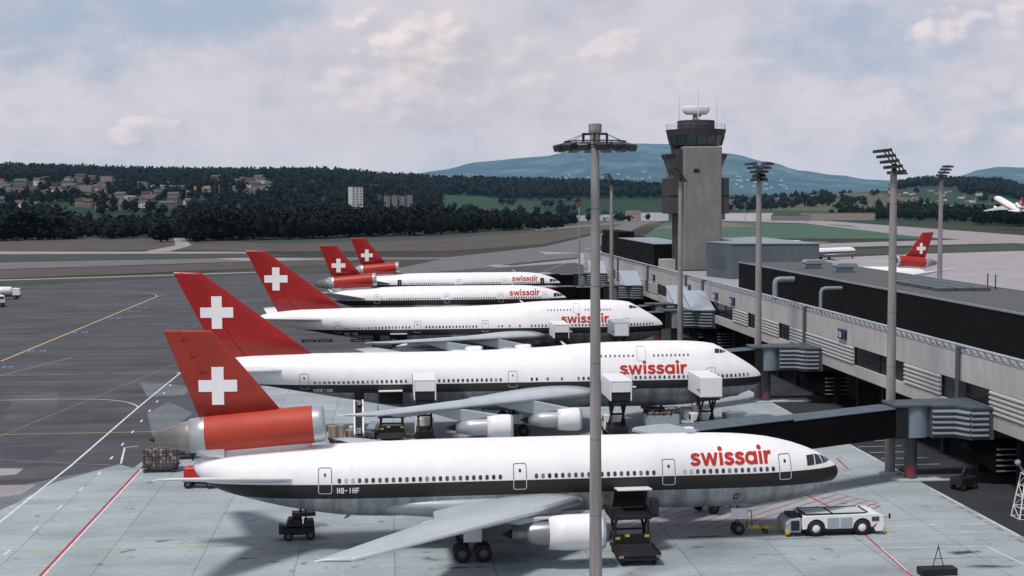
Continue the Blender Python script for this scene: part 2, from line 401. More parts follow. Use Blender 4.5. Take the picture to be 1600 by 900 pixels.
class Fin:
    def __init__(f, le0, te0, le1, te1, t=.09): f.le0, f.te0, f.le1, f.te1, f.t = le0, te0, le1, te1, t
    def at(f, u, v, side=0, off=0):
        le = Vector(f.le0).lerp(Vector(f.le1), v); te = Vector(f.te0).lerp(Vector(f.te1), v); p = le.lerp(te, u); c = te.x - le.x
        h = f.t * c * 5 * (.2969 * sqrt(u) - .126 * u - .3516 * u * u + .2843 * u ** 3 - .1036 * u ** 4)
        return (-p.x, -side * (h + off), p.y)
    def uv(f, s, z):
        u, v = .5, .5
        for _ in range(20):
            le = Vector(f.le0).lerp(Vector(f.le1), v); te = Vector(f.te0).lerp(Vector(f.te1), v); p = le.lerp(te, u)
            v += (z - p.y) / (f.le1[1] - f.le0[1]); u += (s - p.x) / (te.x - le.x)
        return min(max(u, 0), 1), v
    def build(f, m, root, name, u0, u1):
        rs = []
        us = [u0 + (u1 - u0) * (.5 * (1 - cos(pi * i / 12)) if u0 == 0 else i / 12) for i in range(13)]
        for v in (0, .25, .5, .75, .97, 1):
            rs.append([f.at(u, v, 1) for u in us] + [f.at(u, v, -1) for u in reversed(us)][1 if u0 == 0 else 0:])
        return MB().rings(rs).build(name, m, root)
    def cross(f, root, sc, zc, half, bar):
        mb = MB()
        for side in (1, -1):
            for x0, x1, z0, z1 in ((sc - half, sc + half, zc - bar / 2, zc + bar / 2), (sc - bar / 2, sc + bar / 2, zc + bar / 2, zc + half), (sc - bar / 2, sc + bar / 2, zc - half, zc - bar / 2)):
                n = 8; g = [f.at(*f.uv(x0 + (x1 - x0) * i / n, z0 + (z1 - z0) * j / n), side, .03) for j in range(n + 1) for i in range(n + 1)]
                mb.add(g, [(j * (n + 1) + i, j * (n + 1) + i + 1, (j + 1) * (n + 1) + i + 1, (j + 1) * (n + 1) + i) for j in range(n) for i in range(n)], 0, True)
        return mb.build('cross_emblem', 'cross_white', root, recalc=False)

def wheel(root, c, r, w, name='wheel', rim='rim_grey', ax=(0, 1, 0)):
    mb = MB(); a = Vector(ax); p = [(-w / 2, r * .55), (-w / 2, r * .9), (-w * .36, r), (w * .36, r), (w / 2, r * .9), (w / 2, r * .55)]
    mb.lathe(p, c, a, 20, 0); mb.lathe([(-w * .42, 0.01), (-w * .46, r * .3), (-w * .4, r * .56), (w * .4, r * .56), (w * .46, r * .3), (w * .42, .01)], c, a, 16, 1, True, True, True)
    mb.lathe([(-w * .53, .01), (-w * .53, r * .16), (w * .53, r * .16), (w * .53, .01)], c, a, 10, 1, False, True, True)
    return mb.build(name, ['dark_rubber', rim], root)
def gear(root, s, y, ztop, offs, r, w, door_z=None, strut=.16):
    mb = MB(); mb.tube((-s, -y, r), (-s, -y, ztop), strut, strut * 1.25); mb.tube((-s - .9, -y, ztop), (-s, -y, r * 1.6), strut * .5)
    xs = [o[0] for o in offs]; ys = [o[1] for o in offs]
    if max(xs) > min(xs): mb.cbox((-s, -y, r), (max(xs) - min(xs), .22, .22))
    for x in set(xs): mb.tube((-s - x, -y + min(ys), r), (-s - x, -y + max(ys), r), .1)
    g = mb.build('landing_gear', 'mid_steel', root)
    for ox, oy in offs: wheel(g, (-s - ox, -y + oy, r), r, w)
    if door_z: MB().box(-s - .7, -s + .7, -y - .42, -y - .36, door_z[0], door_z[1]).build('gear_door', 'white_panel', g)
    return g

def engine(root, s, y, z, R, cowl, core, plug, side, m_cowl='white_paint', pyl=None, tilt=0.0, m_core='core_metal'):
    "lip station s; cowl length, core length, plug length"
    def P(prof, mi, mb, n=30): mb.lathe(prof, (-s, -side * y, z), (-1, 0, -tilt), n, mi)
    mb = MB(); P([(.0, R * .87), (.22, R * .965), (.6, R * .995), (1.2, R), (cowl * .7, R * .985), (cowl, R * .9), (cowl - .02, R * .84), (cowl * .6, R * .8)], 0, mb)
    e = mb.build('engine', [m_cowl], root)
    mb = MB(); P([(.28, R * .975), (.1, R * .945), (0, R * .875), (.06, R * .81), (.3, R * .78)], 0, mb); mb.build('intake_lip', 'light_steel', e)
    mb = MB(); P([(.3, R * .78), (1.0, R * .80), (1.0, .02)], 0, mb); P([(.62, .02), (.75, R * .14), (.99, R * .26)], 1, mb)
    for k in range(28):
        a = 2 * pi * k / 28; c, s_ = cos(a), sin(a)
        mb.add([(-s - .97, -side * y + c * R * .26, z + s_ * R * .26), (-s - .9, -side * y + c * R * .79, z + s_ * R * .79), (-s - .97, -side * y + cos(a + .12) * R * .79, z + sin(a + .12) * R * .79)], [(0, 1, 2)], 1)
    mb.build('fan', ['black_paint', 'dark_steel'], e)
    mb = MB(); c0 = cowl - .3
    P([(c0, R * .74), (cowl + core * .45, R * .69), (cowl + core * .5, R * .66), (cowl + core, R * .47), (cowl + core - .05, R * .43), (cowl + core - .5, R * .4)], 0, mb)
    P([(cowl + core - .5, R * .3), (cowl + core, R * .25), (cowl + core + plug, .03)], 1, mb)
    mb.build('exhaust_core', [m_core, 'black_paint'], e)
    if pyl:
        (sl, zl), (st, zt) = pyl; mb = MB(); hw = .24
        poly = [(s + .9, z + R * .93), (s + cowl, z + R * .8), (s + cowl + core * .8, z + R * .5), (st, zt), (sl, zl)]
        mb.prism([(-a, b) for a, b in poly], 'y', -side * y - hw, -side * y + hw); mb.build('pylon', 'wing_paint', root, bevel=.06)
    return e

def livery(name, zt, zm, zb, belly, white=(.82, .82, .84), c1=(.016, .0125, .0115), c2=(.008, .0075, .008)):
    m, t, b = new_mat(name); tc = t.n('ShaderNodeTexCoord'); v = tc.outputs['Object']
    sx = t.n('ShaderNodeSeparateXYZ'); t.l(v, sx.inputs[0]); z = sx.outputs[2]
    dirt = t.noise(v, .8, 6, .6, (1, 1, .25)); big = t.noise(v, .18, 3)
    wcol = t.mix(1, white, t.ramp(dirt, [(.25, .93), (.7, 1.02)]), 'MULTIPLY')
    pan = t.noise(v, 1.0, 2, .5, (.9, .05, .05)); st = t.noise(v, 1.6, 5, .65, (1, 1, .3))
    bcol = t.mix(1, belly, t.ramp(pan, [(.3, .62), (.7, 1.15)]), 'MULTIPLY'); bcol = t.mix(1, bcol, t.ramp(st, [(.3, .7), (.7, 1.12)]), 'MULTIPLY')
    # skin panel joints
    fr = t.math('FRACT', t.math('MULTIPLY', sx.outputs[0], 1 / 2.6)); jn = t.math('LESS_THAN', fr, .012)
    fz = t.math('FRACT', t.math('MULTIPLY', z, 1 / .93)); jz = t.math('LESS_THAN', fz, .022); jn2 = t.math('MAXIMUM', jn, jz)
    grime = t.noise(v, 2.2, 6, .7, (.35, 1, .12)); wcol = t.mix(t.math('MULTIPLY', t.sstep(grime, .56, .74), .22), wcol, (.42, .41, .4))
    wcol = t.mix(t.math('MULTIPLY', jn2, .16), wcol, (.3, .3, .32)); bcol = t.mix(t.math('MULTIPLY', jn, .5), bcol, (.1, .11, .12))
    low = t.mix(t.math('GREATER_THAN', z, zb), bcol, c2); low = t.mix(t.math('GREATER_THAN', z, zm), low, c1)
    t.l(t.mix(t.math('GREATER_THAN', z, zt), low, wcol), b.inputs['Base Color'])
    isb = t.math('LESS_THAN', z, zb); t.l(t.math('MULTIPLY', isb, .55), b.inputs['Metallic'])
    t.l(t.math('ADD', t.math('MULTIPLY', isb, -.08), .5), b.inputs['Roughness'])
    return m
mat('crane_red2', (.17, .03, .03), .5)
livery('trijet_livery', 5.64, 5.02, 4.48, (.42, .45, .47))
livery('jumbo_livery', 6.0, 5.5, 4.98, (.33, .365, .39))
livery('twinjet_livery', 3.3, 3.1, 2.7, (.5, .53, .56))
livery('red_stripe_livery', 5.5, 5.0, 4.6, (.8, .8, .82), c1=(.5, .02, .02), c2=(.45, .02, .02))
mat('core_paint', (.44, .46, .48), .4, .3, var=.2, scale=.8)
mat('core_metal', (.3, .31, .32), .35, .8, var=.35, scale=.8, streak=(1.4, .3, .3))
mat('wing_paint', (.45, .505, .54), .38, .15, var=.14, scale=.5, streak=(1, .35, 1))
mat('wing_edge', (.62, .66, .69), .3, .5, var=.1)
mat('fairing_paint', (.38, .44, .455), .4, .1, var=.2, scale=.5, streak=(1, .2, .1))
mat('shut_blind', (.45, .46, .49), .4)
m, t, b = new_mat('door_line'); tc = t.n('ShaderNodeTexCoord'); sx = t.n('ShaderNodeSeparateXYZ'); t.l(tc.outputs['Object'], sx.inputs[0])
t.l(t.mix(t.math('LESS_THAN', sx.outputs[2], 5.72), (.12, .12, .13), (.62, .62, .63)), b.inputs['Base Color'])

DC = Fus([(0, 5.06, 5.0, .03), (.06, 5.36, 4.78, .32), (.25, 5.66, 4.5, .62), (.6, 5.96, 4.2, .9), (1.0, 6.22, 3.95, 1.16), (1.71, 6.70, 3.6, 1.55), (2.74, 7.16, 3.28, 1.95), (4.35, 7.70, 2.93, 2.42), (6.5, 8.16, 2.6, 2.80), (9.1, 8.42, 2.47, 2.98), (12, 8.51, 2.46, 3.01),
          (33, 8.51, 2.48, 3.01), (37, 8.45, 2.5, 3.0), (40, 8.36, 2.62, 2.92), (44.5, 8.2, 3.3, 2.48), (49, 7.98, 4.45, 1.75), (51, 7.72, 5.2, 1.2), (52.2, 7.35, 6.2, .55), (52.5, 7.0, 6.75, .12)])
def trijet(label, loc, rz, fin_m='tail_red', nac_m='nacelle_red', body='trijet_livery', reg=None, detail=True, name='trijet_airliner', gears=True, cargo_open=False, letters=True, dark_doors=(), droop=0.0):
    r = thing(name, label, 'airliner', loc, rz); f = DC
    f.build(body, r)
    for sd in (1, -1):
        w = wing([(2.3, 21.4, 3.65, 12.4, .115, .03), (8.3, 26.3, 4.12, 7.7, .10, .02), (17, 33.3, 4.85, 4.9, .095, 0), (25.2, 39.8, 5.55 - droop * (sd < 0), 2.5, .09, -.02)], sd, 'wing_paint', r)
        MB().rings([[(-(s + x), -sd * y, z + h) for x, h in ((-.03, -.02), (.12, .14 * k), (.5, .24 * k), (.45, .26 * k), (.1, .2 * k), (-.08, .02))] for y, s, z, k in ((3.2, 22.15, 3.75, 1.9), (8.3, 26.3, 4.12, 1.45), (17, 33.3, 4.85, .95), (24.9, 39.56, 5.52 - droop * (sd < 0), .55))]).build('slat', 'wing_edge', w)
        for y in (8.0, 12.5, 17.2):
            s = 26 + (y - 8.3) * .8 + 7.2 - (y - 8) * .32; z = 3.75 + (y - 8) * .085
            MB().lathe([(-1.9, .02), (-1.3, .22), (0, .3), (1.2, .2), (2, .02)], (-s, -sd * y, z), (-1, 0, -.05), 10).build('flap_fairing', 'wing_paint', w)
        engine(r, 21.15, 8.5, 2.72, 1.36, 4.3, 2.75, .7, sd, pyl=((25.6, 3.95), (30.2, 4.0)))
        wing([(1.2, 43.6, 5.75, 7.0, .09), (10.85, 52.0, 8.0, 2.1, .08)], sd, 'white_panel', r, 'stabilizer')
    # wing to body fairing
    rs = []
    for i in range(17):
        u = i / 16; s = 19.5 + 21.5 * u; k = sin(pi * u) ** .45 if 0 < u < 1 else .0
        rs.append([(-s, (3.07 * k + .05) * sin(a), 3.8 + (1.5 * k + .02) * cos(a) * (1 if cos(a) < 0 else .55)) for a in [2 * pi * j / 28 for j in range(28)]])
    MB().rings(rs).build('wing_fairing', 'fairing_paint', r)
    fin = Fin((45.2, 10.7), (51.9, 10.5), (50.89, 17.6), (54.62, 17.68), .09)
    fo = fin.build(fin_m, r, 'fin', 0, .684); fin.build(fin_m, fo, 'rudder', .687, 1); fin.cross(fo, 50.47, 13.22, 1.5, .94)
    for v in (.54, .72, .9):
        p = fin.at(.64, v, 1, .0); MB().cbox((p[0], p[1], p[2]), (.8, .09, .07), ry=-.12).build('hinge_fairing', fin_m, fo)
    # centre engine
    tl = .075; o = (-42.2, 0, 10.05); ax = (-1, 0, -tl); R = 1.5; n = 36
    e = MB().lathe([(.85, R * .99), (2, R * 1.0), (6, R), (9.3, R * .95)], o, ax, n).build('centre_engine', nac_m, r)
    MB().lathe([(1.6, R * .8), (.3, R * .82), (.02, R * .88), (0, R * .92), (.1, R * .965), (.4, R * .985), (.86, R * .992)], o, ax, n).build('intake_ring', 'light_steel', e)
    MB().lathe([(1.3, R * .81), (3.4, R * .8), (3.4, .02)], o, ax, n).build('intake_duct', 'black_paint', e)
    MB().lathe([(9.29, R * .95), (10.5, R * .9), (10.5, R * .84)], o, ax, n).build('reverser_ring', 'light_steel', e)
    MB().lathe([(10.45, R * .82), (11.4, R * .72), (11.42, R * .66), (13.2, R * .40), (13.1, R * .36), (12.6, R * .3)], o, ax, n).build('exhaust_core', 'burnt_metal', e)
    MB().lathe([(12.5, R * .27), (13.1, R * .22), (13.75, .03)], o, ax, 16).build('exhaust_plug', 'black_paint', e)
    # saddle between the fuselage and the centre engine
    rs = []
    for s, w_, z0, z1 in ((43.2, .1, 8.0, 8.66), (43.9, .55, 7.8, 8.9), (46, .75, 7.7, 8.8), (49.5, .7, 7.5, 8.6), (51.6, .3, 7.6, 8.35), (52.2, .08, 7.7, 8.2)):
        rs.append([(-s, a * w_, z) for a, z in ((-1.25, z0), (-.8, (z0 + z1) / 2), (-.9, z1), (.9, z1), (.8, (z0 + z1) / 2), (1.25, z0))])
    MB().rings(rs, sm=False).build('engine_saddle', 'white_panel', r)
    mb = MB(); mb.prism([(-51.2, 7.75), (-50.0, 7.6), (-50.0, 8.3), (-52.4, 8.75), (-52.0, 8.1)], 'y', -.9, -.78); mb.build('tail_strake', 'white_panel', r)
    # glazing
    mb = MB(); gl = (((3.25, 5.95), (2.55, 5.97), (2.45, 6.72), (3.2, 6.72)), ((2.45, 5.98), (1.75, 6.0), (1.95, 6.62), (2.38, 6.74)), ((1.68, 6.0), (1.12, 6.05), (1.38, 6.42), (1.84, 6.62)), ((1.06, 6.04), (.86, 6.07), (1.06, 6.24), (1.28, 6.38)))
    for sd in (1, -1):
        for k, q in enumerate(gl):
            mb = MB(); decal(mb, f, [q], .02, 0, sd, 3, 3); mb.build('cockpit_window', 'dark_glass', r, recalc=False)
    if detail:
        ss = [41.04 - .524 * i for i in range(25)] + [25.6 - .524 * i for i in range(19)] + [13.65 - .524 * i for i in range(15)]
        window_row(r, f, 5.93, ss, skip=(1, 2, 44, 45))
    for sc, z0, z1 in ((5.26, 5.0, 7.02), (14.95, 4.9, 6.95), (26.9, 4.88, 6.93), (42.15, 4.9, 6.93)):
        dk = any(abs(sc - q) < 1 for q in dark_doors)
        door(r, f, sc, z0, z1, m=('black_paint', 'black_paint') if dk else ('door_line', 'window_glass'), lw=.5 if dk else .055, pane=not dk)
    if letters: lettering(r, f, 'swissair', 13.14, 6.42, 6.36, .95)
    if reg: registration(r, f, reg, 41.25, 39.45, 4.95, .44)
    if gears:
        gear(r, 8.46, 0, 3.0, ((0, -.33), (0, .33)), .5, .33, (1.35, 2.25), .12)
        for sd in (1, -1): gear(r, 30.9, sd * 5.33, 3.6, ((-.82, -.68), (-.82, .68), (.82, -.68), (.82, .68)), .66, .46, (1.5, 3.1))
        gear(r, 31.2, 0, 3.0, ((0, -.48), (0, .48)), .66, .42)
    mb = MB(); mb.prism([(-12.4, 8.45), (-11.9, 8.45), (-12.35, 8.95), (-12.6, 8.95)], 'y', -.03, .03); mb.cbox((-12.6, 0, 8.97), (.7, .75, .06)); mb.build('antenna', 'white_paint', r)
    mb = MB(); mb.prism([(-30.4, 2.5), (-29.9, 2.5), (-30.5, 2.1), (-30.7, 2.1)], 'y', -.02, .02); mb.prism([(-40.4, 2.75), (-39.9, 2.75), (-40.6, 2.3), (-40.8, 2.3)], 'y', -.02, .02); mb.build('belly_antenna', 'mid_steel', r)
    if reg:
        mb = MB(); p = rrect(9.3, 3.7, .5, .56, .16); mb.add([f.pt(s_, z_, .02) for s_, z_ in p], [tuple(range(len(p)))]); p = rrect(9.3, 3.74, .2, .16, .05); mb.add([f.pt(s_, z_, .025) for s_, z_ in p], [tuple(range(len(p)))], 1); mb.build('belly_emblem', ['crane_red2', 'grey_panel'], r, recalc=False)
    if cargo_open:
        mb = MB(); decal(mb, f, [((19.35, 4.6), (16.65, 4.6), (16.65, 2.95), (19.35, 2.95))], .02, 0, 1, 6, 8); mb.build('cargo_opening', 'black_paint', r, recalc=False)
        MB().cbox((-18.0, -3.75, 4.85), (2.75, 1.55, .16), rx=-.1).build('cargo_door', 'white_panel', r, bevel=.03)
    return r

JB = Fus([(0, 5.75, 5.65, .05, 5.75), (.08, 6.1, 5.3, .42, 6.1), (.3, 6.45, 4.95, .8, 6.45), (.8, 6.9, 4.55, 1.25, 6.9), (1.5, 7.4, 4.18, 1.7, 7.4), (3.0, 8.34, 3.62, 2.35, 8.3), (4.44, 9.14, 3.3, 2.75, 8.85), (6.04, 9.98, 3.0, 3.02, 9.15), (9, 10.31, 2.62, 3.22, 9.3), (12, 10.38, 2.46, 3.25, 9.35),
          (20, 10.27, 2.44, 3.25, 9.36), (23, 10.12, 2.44, 3.25, 9.37), (26, 9.86, 2.44, 3.25, 9.4), (32, 9.6, 2.45, 3.25, 9.45), (38, 9.46, 2.5, 3.25, 9.46), (43, 9.45, 2.72, 3.22, 9.45), (49, 9.45, 3.7, 3.05, 9.45), (56, 9.45, 4.95, 2.6, 9.45), (61, 9.35, 5.85, 2.0, 9.35), (65, 9.0, 6.6, 1.35, 9.0), (68, 8.5, 7.25, .7, 8.5), (68.7, 8.1, 7.7, .2, 8.1)], 2.6)
def jumbo(label, loc, rz, reg=None, name='jumbo_jet', detail=True):
    r = thing(name, label, 'airliner', loc, rz); f = JB
    f.build('jumbo_livery', r)
    for sd in (1, -1):
        w = wing([(2.6, 20.05, 4.5, 16.2, .115, .03), (11.9, 29.05, 5.2, 10.4, .09, .02), (20.8, 37.7, 5.85, 7.0, .085, .0), (29.8, 46.4, 6.55, 4.1, .08, -.02)], sd, 'wing_paint', r)
        engine(r, 32.4, 20.8, 3.72, 1.3, 2.75, 3.3, .9, sd, pyl=((38.0, 5.7), (42.5, 5.75)), m_core='core_paint')
        engine(r, 23.9, 11.9, 2.92, 1.3, 2.75, 3.3, .9, sd, pyl=((29.3, 5.1), (35.5, 5.1)), m_core='core_paint')
        for y, s in ((7, 36.5), (15.5, 41.0), (19.5, 43.2)):
            MB().lathe([(-2.6, .02), (-1.8, .33), (0, .42), (1.6, .28), (2.6, .02)], (-s, -sd * y, 4.25 + (y - 7) * .075), (-1, 0, -.08), 10).build('flap_fairing', 'wing_paint', w)
        wing([(.9, 56.6, 7.55, 10.2, .09), (11.08, 66.3, 8.75, 2.6, .08)], sd, 'white_panel', r, 'stabilizer')
    rs = []
    for i in range(17):
        u = i / 16; s = 18 + 22 * u; k = sin(pi * u) ** .45 if 0 < u < 1 else 0
        rs.append([(-s, (3.4 * k + .3) * sin(a), 4.1 + (1.9 * k + .02) * cos(a) * (1 if cos(a) < 0 else .5)) for a in [2 * pi * j / 28 for j in range(28)]])
    MB().rings(rs).build('wing_fairing', 'fairing_paint', r)
    fin = Fin((54.0, 9.0), (65.4, 8.75), (67.4, 19.22), (70.7, 19.32), .085)
    fo = fin.build('tail_red', r, 'fin', 0, .704); fin.build('tail_red', fo, 'rudder', .707, 1); fin.cross(fo, 65.67, 14.5, 1.93, 1.22)
    for sd in (1, -1):
        for q in (((6.25, 9.0), (5.7, 9.0), (5.55, 9.42), (6.15, 9.48)), ((5.62, 9.0), (5.12, 9.0), (5.1, 9.26), (5.47, 9.4)), ((5.05, 8.99), (4.68, 8.98), (4.75, 9.13), (5.02, 9.24))):
            mb = MB(); decal(mb, f, [q], .03, 0, sd, 3, 3); mb.build('cockpit_window', 'dark_glass', r, recalc=False)
    doors = (6.9, 17.0, 30.85, 42.2, 55.4)
    ss = [s for s in [2.2 + .55 * i for i in range(9)] + [8.2 + .55 * i for i in range(15)] + [18.2 + .56 * i for i in range(10)] + [25.2, 26.8, 28.3, 29.2] + [32.4 + .55 * i for i in range(17)] + [43.3 + .55 * i for i in range(20)]]
    ss = [2.2 + .55 * i for i in range(8)] + [8.0 + .58 * i for i in range(15)] + [18.2 + .6 * i for i in range(9)] + [25.0, 26.7, 28.0, 28.6] + [32.3 + .56 * i for i in range(16)] + [43.5 + .56 * i for i in range(20)]
    window_row(r, f, 6.35, ss, s0=25.0, w=.27, h=.4)
    window_row(r, f, 8.86, [9.6 + .52 * i for i in range(9)] + [16.3 + .55 * i for i in range(8)], s0=12.0, w=.22, h=.3, m='upper_window')
    for sc in doors: door(r, f, sc, 5.45, 7.35, lw=.045)
    door(r, f, 15.3, 8.25, 9.9, lw=.03, pane=False, name='upper_door')
    lettering(r, f, 'swissair', 18.04, 9.91, 6.72, 1.08)
    if reg: registration(r, f, reg, 54.4, 52.0, 5.12, .36)
    for sc, w_, z0, z1 in ((45.3, 2.8, 3.5, 5.15), (49.0, 1.15, 3.95, 5.0)):
        mb = MB(); decal(mb, f, [((sc + w_ / 2, z1), (sc - w_ / 2, z1), (sc - w_ / 2, z0), (sc + w_ / 2, z0))], .02, 0, 1, 6, 8); mb.build('cargo_opening', 'black_paint', r, recalc=False)
    MB().cbox((-45.3, -3.8, 5.32), (2.8, 1.5, .18), rx=-.1).build('cargo_door', 'white_panel', r, bevel=.03)
    MB().cbox((-17.6, -3.75, 5.3), (2.7, 1.3, .16), rx=-.1).build('cargo_door', 'white_panel', r, bevel=.03)
    gear(r, 7.9, 0, 3.0, ((0, -.42), (0, .42)), .62, .4, (1.5, 2.4), .14)
    q = ((-.75, -.58), (-.75, .58), (.75, -.58), (.75, .58))
    for s, y in ((33.6, 1.9), (33.6, -1.9), (30.6, 5.5), (30.6, -5.5)): gear(r, s, y, 3.2, q, .62, .44, (1.5, 2.6))
    mb = MB(); mb.prism([(-24.4, 9.95), (-23.9, 9.98), (-24.6, 10.5), (-24.8, 10.5)], 'y', -.03, .03); mb.build('antenna', 'white_paint', r)
    return r
mat('upper_window', (.16, .165, .18), .3, var=.4)

trijet('white three-engined airliner nearest the camera, orange-red centre engine and black belt lettered HB-IHF', (36.8, 109.57, 0), radians(1.146), 'tail_orange_red', 'nacelle_orange', reg='HB-IHF', cargo_open=True, droop=1.25)
jumbo('white jumbo jet lettered N221GE on its black belt, with catering trucks alongside', (45.12, 163.4, 0), radians(-.15), 'N221GE')
jumbo('second white jumbo jet from the front, standing behind the one lettered N221GE', (46.5, 230.8, 0), radians(-.18), 'HB-IGC')
trijet('white three-engined airliner parked just behind the farther jumbo jet', (39.05, 301.5, 0), 0)
trijet('farthest three-engined airliner in the row, with two dark doors standing open', (44.35, 354.2, 0), 0, dark_doors=(5.26, 42.15))
trijet('three-engined airliner beyond the terminal roof, red tail facing right', (97.1, 355.5, 0), pi + radians(13), letters=False, detail=False)
fl = trijet('white airliner with red stripe climbing away above the trees', (0, 0, 0), 0, 'red_paint', 'white_paint', 'red_stripe_livery', letters=False, detail=False, gears=False, name='departing_airliner')
# ------------------------------------------------------------------ terminal pier
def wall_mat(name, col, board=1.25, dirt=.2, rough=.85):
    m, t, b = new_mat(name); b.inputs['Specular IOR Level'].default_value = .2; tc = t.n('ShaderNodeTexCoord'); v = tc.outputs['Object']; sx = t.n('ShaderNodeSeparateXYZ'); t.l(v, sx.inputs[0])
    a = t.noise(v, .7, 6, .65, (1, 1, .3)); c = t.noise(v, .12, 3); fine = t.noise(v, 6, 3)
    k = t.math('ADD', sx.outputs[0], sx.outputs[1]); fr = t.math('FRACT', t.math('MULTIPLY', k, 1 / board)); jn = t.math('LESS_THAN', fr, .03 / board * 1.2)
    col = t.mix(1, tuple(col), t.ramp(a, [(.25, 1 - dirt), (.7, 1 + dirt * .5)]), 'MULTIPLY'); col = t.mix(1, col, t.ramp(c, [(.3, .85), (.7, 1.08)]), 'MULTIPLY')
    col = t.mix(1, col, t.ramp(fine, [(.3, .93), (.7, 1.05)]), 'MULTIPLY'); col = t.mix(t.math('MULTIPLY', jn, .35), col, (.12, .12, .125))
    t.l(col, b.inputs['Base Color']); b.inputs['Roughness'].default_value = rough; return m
wall_mat('pier_concrete', (.47, .455, .45), 2.4)
wall_mat('tower_concrete', (.215, .208, .208), 1.3, .22)
wall_mat('tower_panel', (.06, .058, .062), .9, .25, .7)
wall_mat('roof_block_siding', (.10, .125, .145), .6, .15, .6)
mat('black_cladding', (.005, .0055, .007), .8, var=.35, scale=.4, spec=.12, streak=(.3, .3, 1))
mat('night_glass', (.006, .008, .010), .25, var=.4, scale=.5, spec=.25)
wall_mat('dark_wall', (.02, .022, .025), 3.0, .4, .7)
mat('louvre_white', (.46, .455, .455), .6, var=.1)
mat('roof_gravel', (.085, .09, .095), .95, var=.4, scale=2.5, detail=8)
mat('terrace_gravel', (.3, .3, .31), .95, var=.2, scale=2)
XF = 57.2
pier = thing('terminal_pier', 'long grey concrete terminal pier with louvred bands and black upper storey beside the parked airliners', 'terminal', (XF, 100, 0))
def py(y): return y - 100
Y0, Y1 = 90, 402
def pbox(name, m, x0, x1, y0, y1, z0, z1, par=pier, bevel=0):
    return MB().box(x0 - XF, x1 - XF, py(y0), py(y1), z0, z1).build(name, m, par, bevel=bevel)
pbox('upper_wall_band', 'pier_concrete', XF, XF + .45, Y0, Y1, 9.2, 12.1)
pbox('lower_wall_band', 'pier_concrete', XF + .002, XF + .452, Y0, Y1, 5.5, 6.85)
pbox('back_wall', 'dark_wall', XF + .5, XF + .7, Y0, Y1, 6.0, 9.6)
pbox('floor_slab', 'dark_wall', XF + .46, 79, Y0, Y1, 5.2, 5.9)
pbox('roof_slab', 'terrace_gravel', XF + .46, 75, Y0, Y1, 11.3, 11.95)
pbox('coping', 'light_steel', XF - .06, XF + .5, Y0, Y1, 12.1, 12.16)
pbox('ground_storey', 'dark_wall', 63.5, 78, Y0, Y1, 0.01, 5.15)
pbox('end_wall', 'pier_concrete', XF + .5, 75, Y1 - .4, Y1, 5.92, 11.28)
pbox('far_side_wall', 'pier_concrete', 75.02, 75.4, Y0, Y1, 5.95, 11.9)
cme = MB().box(59.0 - XF, 59.7 - XF, 0, .7, .01, 5.18).mesh('column', 'dark_wall')
for y in range(96, 400, 9): o = bpy.data.objects.new('column', cme); COL.objects.link(o); o.parent = pier; o.location = (0, py(y), 0)
# dark ribbon windows and louvre panels between
wins = [(103, 111), (125.8, 137.6), (147.7, 164.6), (191.8, 197.6), (209, 215.2), (224.7, 243.3), (262, 265.5), (280, 290), (301, 304), (318, 330), (345, 348), (372, 380)]
edges = [Y0] + [e for w in wins for e in w] + [Y1]
for k, (a, b) in enumerate(wins):
    z0 = 6.86
    w = pbox('ribbon_window', 'night_glass', XF + .3, XF + .4, a, b, z0, 9.19)
    mb = MB(); n = max(1, int((b - a) / 6))
    for i in range(n + 1):
        y = a + (b - a) * i / n; mb.box(.2, .29, py(y) - .05, py(y) + .05, z0, 9.19)
    mb.box(.2, .29, py(a), py(b), 8.0, 8.07); mb.build('window_frame', 'black_paint', w)
for a, b in zip(edges[0::2], edges[1::2]):
    mb = MB()
    mb.box(.14, .2, py(a), py(b), 6.86, 9.19, 1)
    for i in range(5):
        z = 6.98 + i * .46; mb.prism([(.13, z - .02), (-.12, z + .02), (-.12, z + .2), (.13, z + .36)], 'y', py(a) + .02, py(b) - .02)
    mb.build('louvre_panel', ['louvre_white', 'dark_wall'], pier)
# hand rail pipe on brackets, down pipes, goosenecks
mb = MB(); mb.tube((.05, py(118), 12.75), (.05, py(Y1 - 2), 12.75), .15, n=10)
mb.build('rail_pipe', 'pipe_pale', pier)
bme = MB().box(-.02, .22, 0, .5, 12.17, 12.45).box(.0, .1, .15, .3, 12.45, 12.66).mesh('rail_bracket', 'kerb_concrete')
y = 118.5; far_b = MB()
while y < Y1 - 2:
    if y < 284: o = bpy.data.objects.new('rail_bracket', bme); COL.objects.link(o); o.parent = pier; o.location = (0, py(y), 0)
    else: far_b.box(-.02, .22, py(y), py(y + .5), 12.17, 12.5)
    y += 1.7
tag(far_b.build('rail_brackets', 'kerb_concrete', pier), kind='stuff')
for y in (132.5, 184.0, 246, 262.5 - 2, 300, 340):
    mb = MB()
    for d in (0, .42): mb.path([(.5, py(y + d), 12.5), (-.28, py(y + d), 12.5), (-.28, py(y + d), 6.7)], .15, 10)
    mb.build('down_pipe', 'bluegrey_panel', pier)
for y, h, l in ((200.6, 15.4, 3.2), (178.7, 15.5, 3.2)):
    mb = MB(); rad = .42 if y > 190 else .24; p = [(.3, py(y), 12.0), (.3, py(y), h - .6), (.5, py(y), h - .15), (.95, py(y), h), (l, py(y), h)]
    mb.path(p, rad, 14)
    for q in p[1:-1]: mb.blob(q, (rad, rad, rad), amp=0, sub=2)
    mb.build('gooseneck_duct', 'pale_bluegrey', pier)
